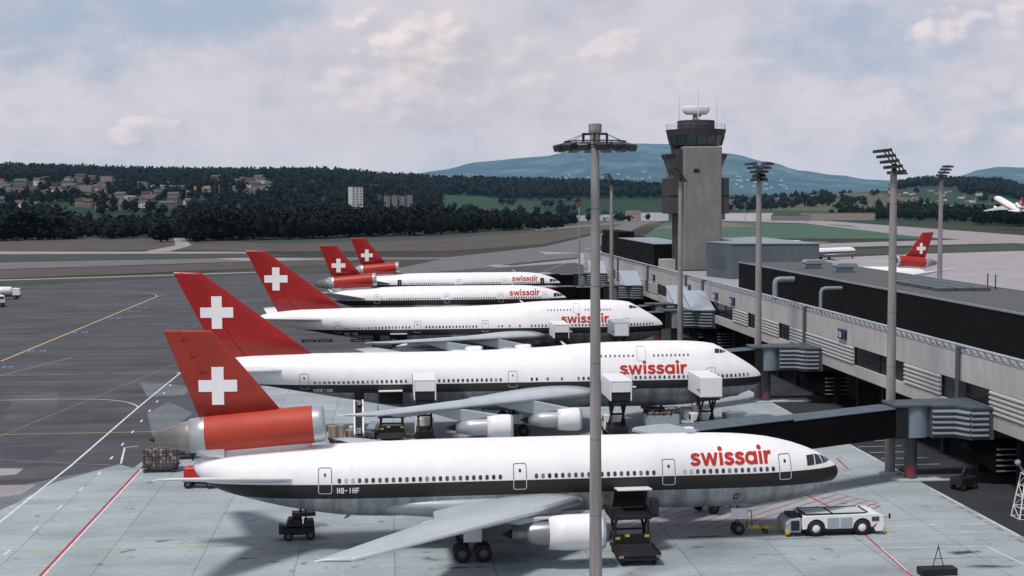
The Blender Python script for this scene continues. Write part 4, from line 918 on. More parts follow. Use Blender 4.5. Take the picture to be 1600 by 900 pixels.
# catering trucks
def catering(label, x, y, zb, shutter=False, tint='white_panel', logo=False):
    t = thing('catering_truck', label, 'catering truck', (x, y, 0), 0, 'raised catering trucks at the jumbo jets')
    mb = MB(); mb.box(-.85, .85, -3.3, 3.0, .55, .85); mb.box(-1.05, 1.05, -3.3, 1.6, .86, 1.0); mb.build('chassis', 'black_paint', t, bevel=.03)
    mb = MB(); mb.prism([(2.0, .6), (3.9, .6), (3.9, 1.3), (3.6, 2.3), (2.0, 2.4)], 'x', -1.1, 1.1); c = mb.build('cab', 'white_paint', t, bevel=.08)
    MB().cbox((0, 3.8, 1.75), (1.9, .05, .75), rx=.28).build('windscreen', 'dark_glass', c)
    for sx in (-1, 1): MB().cbox((sx * 1.105, 2.9, 1.8), (.03, 1.0, .6)).build('cab_window', 'dark_glass', c)
    for xx in (-.95, .95):
        for yy in (-2.2, 2.8): wheel(t, (xx, yy, .5), .5, .36, ax=(1, 0, 0))
    mb = MB()
    for sx in (-.75, .75):
        mb.tube((sx, -2.6, 1.0), (sx * .9, 1.2, zb - .25), .13); mb.tube((sx, 1.3, 1.0), (sx * .9, -2.6, zb - .25), .13)
        mb.tube((sx, -.7, 1), (sx, -.7, zb - .3), .12)
    mb.tube((-.75, -.65, (zb + 1) / 2), (.75, -.65, (zb + 1) / 2), .12); mb.cbox((0, -.7, 1.35), (1.9, 4.2, .6)); mb.cbox((0, -.7, zb - .22), (2.0, 5.0, .3)); mb.build('scissor_lift', 'black_paint', t)
    h = 2.15
    if shutter:
        mb = MB(); mb.box(-1.25, -1.1, -3.4, 3.2, zb - .02, zb + h); mb.box(1.1, 1.25, -3.4, 3.2, zb - .02, zb + h); mb.box(-1.25, 1.25, -3.4, 3.2, zb + h + .002, zb + h + .12); mb.box(-1.1, 1.1, -3.36, 3.2, zb + .95, zb + h); b = mb.build('box_body', tint, t, bevel=.03)
        MB().box(-1.08, 1.08, -3.3, 3.1, zb + .0, zb + .93).build('box_interior', 'black_paint', b)
        MB().box(-1.06, 1.06, -3.415, -3.375, zb + 1.0, zb + h - .2).build('roller_shutter', 'white_paint', b)
    else:
        b = MB().box(-1.25, 1.25, -3.4, 3.2, zb, zb + h + .1).build('box_body', tint, t, bevel=.03)
        MB().box(-1.12, 1.12, -3.425, -3.402, zb + .1, zb + h - .1).build('rear_door', 'white_paint', b, bevel=.008)
    MB().cbox((0, 4.3, zb + .02), (2.1, 2.2, .14)).build('front_platform', 'mid_steel', t)
    if logo:
        mb = MB()
        for i in range(5): mb.box(-1.275, -1.258, -1.9 - .26 * i, -1.74 - .26 * i, zb + .62 + (.0 if i % 2 else .02), zb + .8)
        mb.build('lettering', 'dark_steel', b)
        mb = MB(); mb.add([(-1.27, -3.05, zb + .45), (-1.27, -3.2, zb + .55), (-1.27, -3.15, zb + .72), (-1.27, -2.95, zb + .6)], [(0, 1, 2, 3)]); mb.add([(-1.271, -3.15, zb + .8), (-1.271, -3.3, zb + 1.0), (-1.271, -3.05, zb + .95)], [(0, 1, 2)]); mb.build('emblem', 'logo_red', b, recalc=False)
    # lift rams beside the box
    return t
catering('white catering truck with closed box raised nearest the nose of the jumbo jet lettered N221GE', 36.2, 155.2, 5.05, logo=True)
catering('white catering truck with half-open shutter raised at the middle of the jumbo jet lettered N221GE', 25.8, 155.2, 4.85, True)
catering('white catering truck raised at the rear of the jumbo lettered N221GE', 3.65, 155.2, 5.35, True)
catering('white catering truck half hidden behind the hump, at the second jumbo jet', 27.4, 221.8, 5.1, True)
catering('pale grey-green catering truck with red mark at the nose of the second jumbo jet', 37.2, 221.8, 5.3, False, 'pipe_pale', True)

# belt loader, dolly and boxes by the tail hold of the jumbo
t = thing('belt_loader', 'belt loader with white side rails sloping into the tail hold of the jumbo', 'belt loader', (-3.9, 157.2, 0), radians(4))
a, b = Vector((0, -.6, .75)), Vector((.15, 3.0, 4.15))
mb = MB(); d = b - a
for sx in (-.5, .5):
    p, q = a + Vector((sx, 0, 0)), b + Vector((sx, 0, 0)); mb.add([p + Vector((-.09, 0, -.15)), p + Vector((.09, 0, -.15)), p + Vector((.09, 0, .15)), p + Vector((-.09, 0, .15)), q + Vector((-.09, 0, -.15)), q + Vector((.09, 0, -.15)), q + Vector((.09, 0, .15)), q + Vector((-.09, 0, .15))], [(0, 1, 2, 3), (7, 6, 5, 4), (0, 4, 5, 1), (1, 5, 6, 2), (2, 6, 7, 3), (3, 7, 4, 0)])
mb.build('side_rail', 'white_paint', t)
mb = MB(); mb.add([a + Vector((-.4, 0, .02)), a + Vector((.4, 0, .02)), b + Vector((.4, 0, .02)), b + Vector((-.4, 0, .02)), a + Vector((-.4, 0, -.1)), a + Vector((.4, 0, -.1)), b + Vector((.4, 0, -.1)), b + Vector((-.4, 0, -.1))], [(0, 1, 2, 3), (7, 6, 5, 4), (0, 4, 5, 1), (1, 5, 6, 2), (2, 6, 7, 3), (3, 7, 4, 0)]); mb.build('belt', 'dark_rubber', t)
MB().box(-.75, .75, -.9, 2.2, .4, .72).build('chassis', 'bluegrey_panel', t, bevel=.05); mb = MB(); mb.tube((-.3, 1.9, .7), (-.2, 2.3, 3.3), .08); mb.tube((.4, 1.9, .7), (.3, 2.3, 3.3), .08); mb.build('lift_ram', 'mid_steel', t)
for x in (-.65, .65):
    for y in (-.5, 1.8): wheel(t, (x, y, .36), .36, .25, ax=(1, 0, 0))
def carton(label, x, y, z, s, rz=0, m='wood_box', g=None):
    o = MB().cbox((0, 0, s[2] / 2), s).build('carton', m, None, (x, y, z), rz, bevel=.02); tag(o, label, 'box', g)
    mb = MB(); mb.cbox((0, 0, s[2] + .004), (s[0] * .98, .07, .008)); mb.cbox((0, -s[1] / 2 - .004, s[2] * .5), (.1, .008, s[2] * .96)); mb.build('tape_band', 'louvre_white', o); return o
def dolly(label, x, y, rz, L=2.2, W=1.5, name='baggage_dolly', g=None, h=.55):
    t = thing(name, label, 'baggage cart', (x, y, 0), rz, g)
    mb = MB(); mb.box(-L / 2, L / 2, -W / 2, W / 2, h - .12, h); mb.box(-L / 2 + .1, L / 2 - .1, -.2, .2, h - .28, h - .13); mb.build('deck', 'dark_steel', t, bevel=.02)
    for xx in (-L / 2 + .4, L / 2 - .4):
        for yy in (-W / 2 + .15, W / 2 - .15): wheel(t, (xx, yy, .22), .22, .14)
    mb = MB(); mb.tube((L / 2, 0, h - .2), (L / 2 + 1.0, 0, .3), .04); mb.tube((L / 2 + 1.0, -.12, .3), (L / 2 + 1.0, .12, .3), .04); mb.build('drawbar', 'mid_steel', t)
    return t
dolly('low baggage dolly with tall brown cartons behind the centre engine of the nearest airliner', -6.45, 156.2, radians(8), 1.9, 1.4)
carton('tall brown carton on the low dolly, left one', -6.85, 156.25, .552, (.85, 1.1, 1.35), radians(8)); carton('brown carton with darker side on the low dolly, right one', -5.95, 156.3, .552, (.8, 1.1, 1.45), radians(8))
carton('pale brown carton on the ground left of the belt loader', -5.0, 157.4, 0.012, (.9, .9, 1.2), radians(5)); carton('small light carton lying at the foot of the belt', -3.85, 156.35, .95, (.55, .5, .6), radians(10), 'pale_bluegrey')
carton('brown carton riding near the top of the belt', -3.88, 159.6, 3.75, (.5, .5, .45), radians(6))
t = thing('baggage_tug', 'small blue-grey baggage tug with tilted canopy right of the belt loader', 'baggage tug', (-2.3, 157.9, 0), radians(70))
mb = MB(); mb.prism([(-1.0, .35), (1.1, .35), (1.1, .9), (.3, .95), (.2, .7), (-.5, .7), (-.6, 1.0), (-1.0, 1.0)], 'y', -.6, .6); mb.build('body', 'bluegrey_panel', t, bevel=.04)
for x in (-.65, .75):
    for y in (-.55, .55): wheel(t, (x, y, .3), .3, .2)
mb = MB(); mb.cbox((-.1, 0, 1.65), (1.5, .95, .07), ry=-.5); mb.tube((-.8, 0, 1.0), (-.7, 0, 1.4), .05); mb.tube((.4, .4, .9), (.5, .4, 1.9), .04); mb.build('canopy', 'pale_bluegrey', t)

# netted cargo on pallet trailers under the tail of the nearest airliner
def cargo_net(label, x, y, z, L, W, H, rz, seed, tone):
    rr = random.Random(seed); mb = MB(); nx, ny, nz = 10, 5, 5
    for i in range(nx):
        for j in range(ny):
            for k in range(nz):
                if 0 < i < nx - 1 and 0 < j < ny - 1 and k < nz - 1: continue
                if k == nz - 1 and rr.random() < .25: continue
                c = (-L / 2 + L * (i + .5) / nx, -W / 2 + W * (j + .5) / ny, H * (k + .5) / nz)
                s = (L / nx * rr.uniform(.9, 1.15), W / ny * rr.uniform(.9, 1.15), H / nz * rr.uniform(.85, 1.05))
                mb.cbox((c[0] + rr.uniform(-.03, .03), c[1] + rr.uniform(-.03, .03), c[2]), s, rr.choice(tone), rz=rr.uniform(-.12, .12))
    o = mb.build('cargo_stack', ['cargo_a', 'cargo_b', 'cargo_c', 'cargo_d', 'cargo_e'], None, (x, y, z), rz)
    tag(o, label, 'cargo'); mb = MB()
    for i in range(9):
        u = -L / 2 + L * (i + .5) / 9; mb.path([(u, -W / 2 - .06, .02), (u, -W / 2 - .06, H + .05), (u, W / 2 + .06, H + .05)], .018, 4)
    for k in range(4): mb.tube((-L / 2, -W / 2 - .07, H * (k + .6) / 4), (L / 2, -W / 2 - .07, H * (k + .6) / 4), .018, n=4)
    mb.build('cargo_net', 'black_paint', o)
mat('cargo_a', (.2, .16, .14), .8, var=.3); mat('cargo_b', (.1, .095, .1), .8, var=.3); mat('cargo_c', (.33, .29, .27), .8, var=.25); mat('cargo_d', (.12, .13, .19), .8, var=.3); mat('cargo_e', (.17, .1, .085), .8, var=.3)
tr = 'pallet trailers below the tail of the nearest airliner'
dolly('dark pallet trailer carrying the front stack of grey-brown netted cargo below the jet exhaust', -23.8, 141.8, 0, 3.6, 2.3, 'pallet_trailer', tr, .62)
cargo_net('front stack of netted grey-brown cargo below the jet exhaust of the nearest airliner', -23.8, 141.8, .625, 3.3, 2.1, 1.75, 0, 3, (0, 0, 1, 2, 4, 1))
dolly('dark pallet trailer behind, carrying the speckled netted cargo', -23.0, 148.6, radians(8), 3.6, 2.3, 'pallet_trailer', tr, .62)
cargo_net('rear stack of speckled, netted blue-grey cargo half behind the jet exhaust', -23.0, 148.6, .625, 3.3, 2.1, 1.9, radians(8), 5, (1, 2, 3, 3, 0, 2))

# red covered trailer below the tail plane
t = thing('red_trailer', 'small red covered trailer on black wheels under the tail plane of the nearest airliner', 'trailer', (-18.6, 133.2, 0), radians(-8))
MB().box(-1.45, 1.45, -.8, .8, .95, 2.0).build('cover', 'red_paint', t, bevel=.06); mb = MB(); mb.box(-1.6, 1.7, -.75, .75, .62, .92); mb.box(-1.2, 1.3, -.5, .5, .42, .6); mb.build('chassis', 'black_paint', t, bevel=.03)
for x in (-1.05, 1.1):
    for y in (-.72, .72): wheel(t, (x, y, .4), .4, .26)
mb = MB(); mb.tube((1.7, 0, .6), (2.6, 0, .35), .05); mb.cbox((1.75, -.4, .75), (.3, .3, .25)); mb.build('drawbar', 'red_paint', t)

# servicing unit under the tail
t = thing('lavatory_cart', 'black servicing cart with hoses reaching up to the rear belly of the nearest airliner', 'service cart', (-7.7, 111.9, 0), radians(6))
mb = MB(); mb.box(-1.25, 1.2, -.75, .8, .45, 1.05); mb.prism([(-1.15, 1.06), (.2, 1.06), (.2, 1.75), (-.9, 1.75)], 'y', -.6, .65); mb.build('tank', 'black_paint', t, bevel=.08)
MB().box(-1.7, -1.26, -.5, .5, .5, 1.25).build('motor_housing', 'dark_steel', t, bevel=.05); MB().cbox((.75, 0, 1.3), (.8, 1.3, .5)).build('control_box', 'dark_steel', t, bevel=.05)
for x in (-.95, .85):
    for y in (-.72, .75): wheel(t, (x, y, .38), .38, .24)
mb = MB(); mb.path([(.05, .2, 1.7), (.1, .2, 2.4), (.2, .2, 3.1)], .09); mb.path([(.55, .3, 1.4), (.5, .3, 2.3), (.42, .3, 3.1)], .07); mb.build('hose', 'dark_rubber', t)
mb = MB(); mb.cbox((.35, .1, 2.05), (1.9, 1.1, .3)); mb.tube((-.4, .1, 1.7), (-.4, .1, 2.0), .08); mb.build('work_platform', 'dark_steel', t, bevel=.04)

# equipment between the jumbo's catering trucks
t = thing('cargo_pallet_frame', 'grey open-topped equipment box with rails under the forward belly of the jumbo jet lettered N221GE', 'ground equipment', (32.2, 160.6, 0), 0)
mb = MB(); mb.box(-2.0, 2.0, -1.0, 1.0, .55, 1.75); mb.build('bin', 'grey_panel', t, bevel=.04); mb = MB()
for z in (2.0, 2.5):
    mb.path([(-2.0, -1.0, z), (2.0, -1.0, z), (2.0, 1.0, z), (-2.0, 1.0, z), (-2.0, -1.0, z)], .06, 5)
for x in (-2, -1, 0, 1, 2):
    for y in (-1, 1): mb.tube((x, y, 1.7), (x, y, 2.5), .05, n=5)
mb.build('rail_frame', 'black_paint', t); mb = MB()
for x in (-1.3, -.5, .2, .9): mb.blob((x, 0, 1.85), (.45, .7, .3), int(x * 10), amp=.3)
mb.build('load', 'cargo_e', t)
for x in (-1.5, 1.5):
    for y in (-.85, .85): wheel(t, (x, y, .3), .3, .2)
t = thing('water_truck', 'small white servicing vehicle with hose reel left of the nose catering truck', 'service truck', (36.0, 163.4, 0), radians(80))
mb = MB(); mb.box(-1.8, 1.8, -.9, .9, .5, .8); mb.lathe([(0, .02), (.02, .65), (1.9, .65), (1.92, .02)], (-1.7, 0, 1.45), (1, 0, 0), 18); mb.build('tank', 'white_panel', t); mb = MB(); mb.prism([(.5, .8), (1.8, .8), (1.8, 1.3), (1.5, 2.0), (.5, 2.05)], 'y', -.85, .85); c = mb.build('cab', 'white_paint', t, bevel=.06); MB().cbox((1.66, 0, 1.65), (.05, 1.4, .5), ry=-.4).build('windscreen', 'dark_glass', c)
for x in (-1.2, 1.1):
    for y in (-.8, .8): wheel(t, (x, y, .4), .4, .25)
t = thing('steps_truck', 'pale grey stair sections lying right of the nose catering truck', 'ground equipment', (41.2, 156.0, 0), radians(10))
mb = MB(); mb.cbox((-1.0, .8, 2.1), (2.6, 1.3, .9)); mb.cbox((1.0, -.2, 1.9), (2.4, 1.4, .8)); mb.build('step_unit', 'pale_bluegrey', t, bevel=.05); mb = MB()
for x, y in ((-2, .5), (0, 1.2), (.1, -.6), (2, 0)): mb.tube((x, y, 0.01), (x, y, 1.8), .1)
mb.cbox((0, .2, .5), (4.2, 1.6, .2)); mb.build('support_frame', 'mid_steel', t)
t = thing('red_tow_bar_rack', 'flat grey trailer edged in red lying near the red hatched ground', 'trailer', (42.8, 162.6, 0), radians(-5))
mb = MB(); mb.box(-2.3, 2.3, -.6, .6, .5, .75); mb.box(-2.3, -2.2, -.6, .6, .75, 1.3); mb.build('deck', 'grey_panel', t); mb = MB(); mb.box(-2.3, 2.3, -.66, -.605, .5, .8); mb.build('side_edge', 'red_paint', t)
for x in (-1.6, 1.6):
    for y in (-.5, .5): wheel(t, (x, y, .25), .25, .16)

# dark engine-start and container units in the shade
t = thing('fuel_hydrant_cart', 'dark servicing cart standing on the kerb island beneath the nearest passenger bridge', 'service cart', (54.0, 124.0, 0), radians(30))
mb = MB(); mb.box(-1.2, 1.2, -.7, .7, .5, 1.2); mb.tube((-.6, 0, 1.2), (.7, 0, 2.3), .08); mb.tube((.5, .3, 1.2), (-.3, .1, 2.5), .06); mb.tube((-.9, -.3, 1.2), (-.2, -.2, 2.2), .06); mb.build('frame', 'dark_steel', t, bevel=.04)
for x in (-.8, .8):
    for y in (-.6, .6): wheel(t, (x, y, .35), .35, .22)
for i, (px_, py_) in enumerate(((482, 531), (507, 531), (558, 531))):
    x, y = G(px_, py_); dolly(('dark low container trailer on the asphalt, left of three behind the jumbo jet tail', 'dark low container trailer on the asphalt, middle of three behind the jumbo jet tail', 'dark low container trailer on the asphalt, right of three under the second jumbo jet')[i], x, y, radians(2), 3.0, 1.5, 'container_trailer', 'container trailers on the asphalt')
mb_ = loader('dark belt unit on posts under the tail of the second jumbo jet', -1.5, 223.5, 0, 3.6, 'cargo_lift')

# white lattice tower with lamp at the right edge
t = thing('lattice_stand', 'white lattice stand with a tilted lamp at the right edge of the picture', 'lamp stand', (54.6, 112.2, 0), 0)
mb = MB(); B, T_, h = 1.35, .45, 3.8
for sx in (-1, 1):
    for sy in (-1, 1): mb.tube((sx * B * .8, sy * B * .6, .02), (sx * T_, sy * T_, h), .06, n=6)
for k in range(5):
    u = k / 4; w_ = B * .8 * (1 - u) + T_ * u; d_ = B * .6 * (1 - u) + T_ * u; z = .05 + (h - .05) * u
    mb.path([(-w_, -d_, z), (w_, -d_, z), (w_, d_, z), (-w_, d_, z), (-w_, -d_, z)], .035, 5)
    if k < 4:
        u2 = (k + 1) / 4; w2 = B * .8 * (1 - u2) + T_ * u2; d2 = B * .6 * (1 - u2) + T_ * u2; z2 = .05 + (h - .05) * u2
        sg = 1 if k % 2 else -1; mb.tube((-sg * w_, -d_, z), (sg * w2, -d2, z2), .03, n=5); mb.tube((-w_, sg * d_, z), (-w2, -sg * d2, z2), .03, n=5)
mb.build('lattice', 'white_paint', t); mb = MB(); mb.box(-.5, .9, -.5, .5, h, h + .12); mb.build('top_plate', 'white_panel', t)
mb = MB(); mb.tube((-.35, 0, h + .1), (-.9, 0, h + .95), .09); mb.lathe([(0, .1), (.1, .22), (.4, .26), (.42, .0)], (-.85, 0, h + .85), (-.5, -.3, .7), 12); mb.build('lamp', 'pale_bluegrey', t)
# small A-frame marker at the bottom edge
t = thing('marker_frame', 'thin pointed frame on a dark box at the bottom edge, right of the white tractor', 'ground equipment', (39.9, 95.9, 0), 0)
mb = MB(); mb.tube((-.42, 0, .55), (0, 0, 2.1), .035, n=5); mb.tube((.42, 0, .55), (0, 0, 2.1), .035, n=5); mb.tube((-.24, 0, 1.2), (.24, 0, 1.2), .025, n=5); mb.tube((0, 0, 2.1), (0, 0, 2.35), .02, n=5); mb.build('pointed_frame', 'dark_steel', t)
MB().box(-1.45, 1.3, -.5, .5, .05, .55).build('box', 'black_paint', t, bevel=.04)
# white tank truck at the far left
def tanker(label, x, y, rz):
    t = thing('tank_truck', label, 'tank truck', (x, y, 0), rz, 'tank trucks at the far apron edge'); mb = MB(); mb.lathe([(0, .02), (.05, 1.0), (.3, 1.2), (5.2, 1.2), (5.45, 1.0), (5.5, .02)], (-3.6, 0, 2.35), (1, 0, 0), 20); mb.build('tank', 'white_panel', t)
    MB().box(-3.6, 4.2, -1.1, 1.1, .7, 1.1).build('chassis', 'black_paint', t); mb = MB(); mb.prism([(2.2, 1.1), (4.2, 1.1), (4.2, 2.0), (3.9, 3.0), (2.2, 3.1)], 'y', -1.2, 1.2); c = mb.build('cab', 'white_paint', t, bevel=.08); MB().cbox((4.08, 0, 2.45), (.06, 2.0, .7), ry=-.3).build('windscreen', 'dark_glass', c)
    for xx in (-2.6, -1.4, 3.0):
        for yy in (-1.0, 1.0): wheel(t, (xx, yy, .52), .52, .35)
x, y = G(8, 459); tanker('white tank truck cut by the left edge, seen from the side', x, y, radians(5)); x, y = G(-6, 470); tanker('white tank truck at the left edge, nearer and mostly out of frame', x, y, radians(-60))

# ------------------------------------------------------------------ twin jet far right
def twinjet(label, x, y, rz):
    r = thing('twinjet_airliner', label, 'airliner', (x, y, 0), rz)
    f = Fus([(0, 3.2, 3.1, .03), (.3, 3.6, 2.7, .45), (1, 4.1, 2.2, .85), (2.2, 4.75, 1.75, 1.25), (4.5, 5.1, 1.45, 1.65), (26, 5.1, 1.45, 1.67), (32, 5.0, 2.4, 1.2), (37, 4.6, 3.7, .4), (37.6, 4.3, 4.0, .1)])
    f.build('twinjet_livery', r)
    for sd in (1, -1):
        wing([(1.2, 16.5, 1.9, 6.2, .11), (14.2, 25.0, 2.9, 1.5, .09)], sd, 'wing_paint', r); wing([(.1, 36.2, 8.6, 3.6, .09), (5.6, 39.5, 8.8, 1.4, .08)], sd, 'white_panel', r, 'stabilizer')
        MB().lathe([(0, .62), (.3, .74), (3.5, .72), (5.2, .5), (5.2, .02)], (-27.5, -sd * 2.5, 4.0), (-1, 0, 0), 16).build('engine', 'white_panel', r)
    Fin((31.5, 5.0), (37.4, 4.7), (36.2, 8.8), (39.6, 8.8), .09).build('tail_red', r, 'fin', 0, 1)
    mb = MB(); decal(mb, f, [((1.5, 3.55), (.9, 3.6), (1.2, 4.1), (1.9, 4.35))], .02, 0, 1, 2, 2); mb.build('cockpit_window', 'dark_glass', r, recalc=False)
    window_row(r, f, 3.7, [5.5 + .9 * i for i in range(20)], s0=15, w=.25, h=.33)
    gear(r, 2.3, 0, 1.8, ((0, -.2), (0, .2)), .33, .2)
    for sd in (1, -1): gear(r, 19.5, sd * 2.5, 2.0, ((0, -.35), (0, .35)), .5, .35)
x, y = G(1338, 409); twinjet('slim white twin-engined airliner beyond the roof, its nose just right of the grey roof block', x, y, radians(28))
fl.location = (491.5, 1078, 20.5); fl.rotation_euler = (radians(-3), radians(-13), radians(88))

# ------------------------------------------------------------------ terrain
def lerp_tab(tab, x):
    if x <= tab[0][0]: return tab[0][1]
    for (a, b), (c, d) in zip(tab, tab[1:]):
        if x <= c: u = (x - a) / (c - a); u = u * u * (3 - 2 * u); return b + (d - b) * u
    return tab[-1][1]
def col_of(X, Y): return 800 + F_PX * tan(atan2(X, Y) - YAW)       # bearing, in pixels of the photo
# height of the near ridge (at 2500 m) by bearing, tree tops excluded
RIDGE = [(-600, 70), (0, 72), (200, 68), (500, 66), (610, 57), (700, 50), (860, 44), (1040, 38), (1150, 24), (1300, 30), (1400, 34), (1440, 40), (1550, 36), (1620, 22), (2200, 30)]
FOOT = [(-600, 1250), (0, 1250), (420, 1300), (900, 1700), (1300, 1600), (2200, 1500)]
MOUNT = [(-600, 90), (500, 95), (620, 150), (690, 185), (750, 235), (850, 262), (880, 285), (900, 320), (950, 342), (1000, 352), (1045, 345), (1140, 270), (1200, 225), (1250, 165), (1310, 125), (1350, 95), (1450, 90), (1490, 118), (1530, 160), (1560, 172), (1600, 160), (1700, 170), (2200, 110)]
def ss(u): u = min(max(u, 0), 1); return u * u * (3 - 2 * u)
def height(X, Y):
    r = hypot(X, Y)
    if Y < 600: return 0.0
    c = min(max(col_of(X, Y), -600), 2200); f = lerp_tab(FOOT, c)
    h = lerp_tab(RIDGE, c) * ss((r - f) / (2500 - f)) * (1 - .45 * ss((r - 2700) / 1500))
    h += noise.noise(Vector((X / 420, Y / 420, 2.0))) * 7 * ss((r - f) / 600)
    mh = lerp_tab(MOUNT, c)
    g = ss((r - 6200) / (9000 - 6200)) * (1 - .6 * ss((r - 9200) / 2500))
    h = max(h * (1 - ss((r - 5200) / 1500)) , 0) * (1 if r < 6700 else 0) + mh * g + 25 * ss((r - 3500) / 2500)
    h += noise.noise(Vector((X / 520, Y / 900, 5.0))) * 26 * g + noise.noise(Vector((X / 250, Y / 250, 5.0))) * 5 * g
    return h
m, t, b = new_mat('grass_land'); g = t.n('ShaderNodeNewGeometry'); pos = g.outputs['Position']; sp = t.n('ShaderNodeSeparateXYZ'); t.l(pos, sp.inputs[0])
n1 = t.noise(pos, .012, 6, .65); n2 = t.noise(pos, .0022, 3, .5); n3 = t.noise(pos, .25, 4, .6)
vo = t.n('ShaderNodeTexVoronoi'); vo.inputs['Scale'].default_value = .0042; mp = t.n('ShaderNodeMapping'); mp.inputs['Scale'].default_value = (1, .55, 0); t.l(pos, mp.inputs[0]); t.l(mp.outputs[0], vo.inputs['Vector'])
sv = t.n('ShaderNodeSeparateColor'); t.l(vo.outputs['Color'], sv.inputs[0])
field = t.ramp(sv.outputs[0], [(0, (.022, .05, .036)), (.35, (.034, .072, .045)), (.55, (.05, .085, .055)), (.7, (.10, .10, .07)), (.8, (.03, .06, .042)), (1, (.065, .09, .058))], 'CONSTANT')
air = t.ramp(n1, [(.3, (.03, .044, .032)), (.5, (.042, .046, .036)), (.62, (.06, .052, .044)), (.8, (.038, .05, .036))])
n4 = t.noise(pos, .0035, 7, .7); forestc = t.ramp(n4, [(.38, (.0, .004, .008)), (.5, (.02, .04, .04)), (.62, (.12, .16, .12))])
far = t.sstep(sp.outputs[1], 1150, 1500); c = t.mix(far, air, field)
ym = t.sstep(sp.outputs[1], 5200, 6200); fm = t.math('MULTIPLY', ym, t.sstep(t.math('ADD', sp.outputs[2], t.math('MULTIPLY', n2, 120)), 120, 175)); c = t.mix(fm, c, forestc)
c = t.mix(1, c, t.ramp(n3, [(.25, .75), (.75, 1.2)]), 'MULTIPLY'); c = t.mix(1, c, t.ramp(n2, [(.3, .8), (.7, 1.15)]), 'MULTIPLY')
t.l(c, b.inputs['Base Color']); b.inputs['Roughness'].default_value = .95; b.inputs['Specular IOR Level'].default_value = .1
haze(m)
mb = MB(); rad = [2, 60, 200, 400, 600, 800, 950, 1100] + [1200 + 75 * i for i in range(26)] + [3200, 3500, 4000, 4600, 5200, 5700] + [6200 + 175 * i for i in range(22)] + [10500, 12000, 15000, 22000]
az0, az1, na = YAW - radians(42), YAW + radians(42), 220
g = [[(r * sin(az0 + (az1 - az0) * i / na), r * cos(az0 + (az1 - az0) * i / na), height(r * sin(az0 + (az1 - az0) * i / na), r * cos(az0 + (az1 - az0) * i / na)) - .03) for i in range(na + 1)] for r in rad]
mb.rings(g, 0, True, False, False, False); o = mb.build('grass_field', 'grass_land', recalc=False); tag(o, kind='structure')
mb = MB(); mb.add([(-400, -300, -.04), (400, -300, -.04), (400, 60, -.04), (-400, 60, -.04)], [(0, 1, 2, 3)]); tag(mb.build('ground', 'grass_land'), kind='structure')

# ------------------------------------------------------------------ paved surfaces
def paved(name, col, slab=0, var=.2, tint=.0, stains_shade=(), streak=(.35, 1, 1), smear=.25, joint=.45, rough=.85):
    m, t, b = new_mat(name); g = t.n('ShaderNodeNewGeometry'); p = g.outputs['Position']; sx = t.n('ShaderNodeSeparateXYZ'); t.l(p, sx.inputs[0])
    a = t.noise(p, .09, 6, .62); s = t.noise(p, .22, 6, .65, streak); f = t.noise(p, 2.2, 5, .6); k = t.noise(p, .6, 3, .5)
    c = t.mix(1, tuple(col), t.ramp(a, [(.28, 1 - var), (.72, 1 + var * .6)]), 'MULTIPLY'); c = t.mix(1, c, t.ramp(s, [(.3, 1 - smear), (.55, 1.0), (.75, 1 + smear * .35)]), 'MULTIPLY'); c = t.mix(1, c, t.ramp(f, [(.3, .9), (.7, 1.07)]), 'MULTIPLY')
    if slab:
        sn = t.n('ShaderNodeVectorMath', operation='SNAP'); sn.inputs[1].default_value = (slab, slab, 50); t.l(p, sn.inputs[0])
        wn = t.n('ShaderNodeTexWhiteNoise', noise_dimensions='3D'); t.l(sn.outputs[0], wn.inputs['Vector'])
        c = t.mix(1, c, t.ramp(wn.outputs['Value'], [(0, 1 - tint), (1, 1 + tint * .5)]), 'MULTIPLY')
        for ax, w in ((0, .012), (1, .010)):
            fr = t.math('FRACT', t.math('MULTIPLY', sx.outputs[ax], 1 / slab)); jn = t.math('LESS_THAN', fr, w); c = t.mix(t.math('MULTIPLY', jn, joint), c, (.05, .055, .06))
    # random oil and tyre dirt, then the listed oil marks and painted shade
    oil = t.sstep(t.math('ADD', k, t.math('MULTIPLY', a, .55)), .92, 1.05); c = t.mix(t.math('MULTIPLY', oil, .55), c, (.03, .032, .035))
    for (cx, cy, rx, ry, st) in stains_shade:
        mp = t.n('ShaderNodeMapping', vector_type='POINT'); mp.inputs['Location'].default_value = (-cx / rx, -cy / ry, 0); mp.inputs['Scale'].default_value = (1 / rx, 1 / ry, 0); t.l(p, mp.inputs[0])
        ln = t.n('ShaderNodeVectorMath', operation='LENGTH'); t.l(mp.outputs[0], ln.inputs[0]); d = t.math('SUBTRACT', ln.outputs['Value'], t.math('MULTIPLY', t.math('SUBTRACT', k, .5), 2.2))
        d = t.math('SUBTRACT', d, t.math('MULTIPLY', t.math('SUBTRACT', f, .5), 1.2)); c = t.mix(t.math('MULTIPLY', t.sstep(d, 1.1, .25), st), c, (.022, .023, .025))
    t.l(c, b.inputs['Base Color']); b.inputs['Roughness'].default_value = rough; b.inputs['Specular IOR Level'].default_value = .25
    bp = t.n('ShaderNodeBump'); bp.inputs['Strength'].default_value = .15; bp.inputs['Distance'].default_value = .03; t.l(f, bp.inputs['Height']); t.l(bp.outputs[0], b.inputs['Normal'])
    return m
stain_shade = []  # oil marks, plus ground shade painted below the near fuselage and wing engine
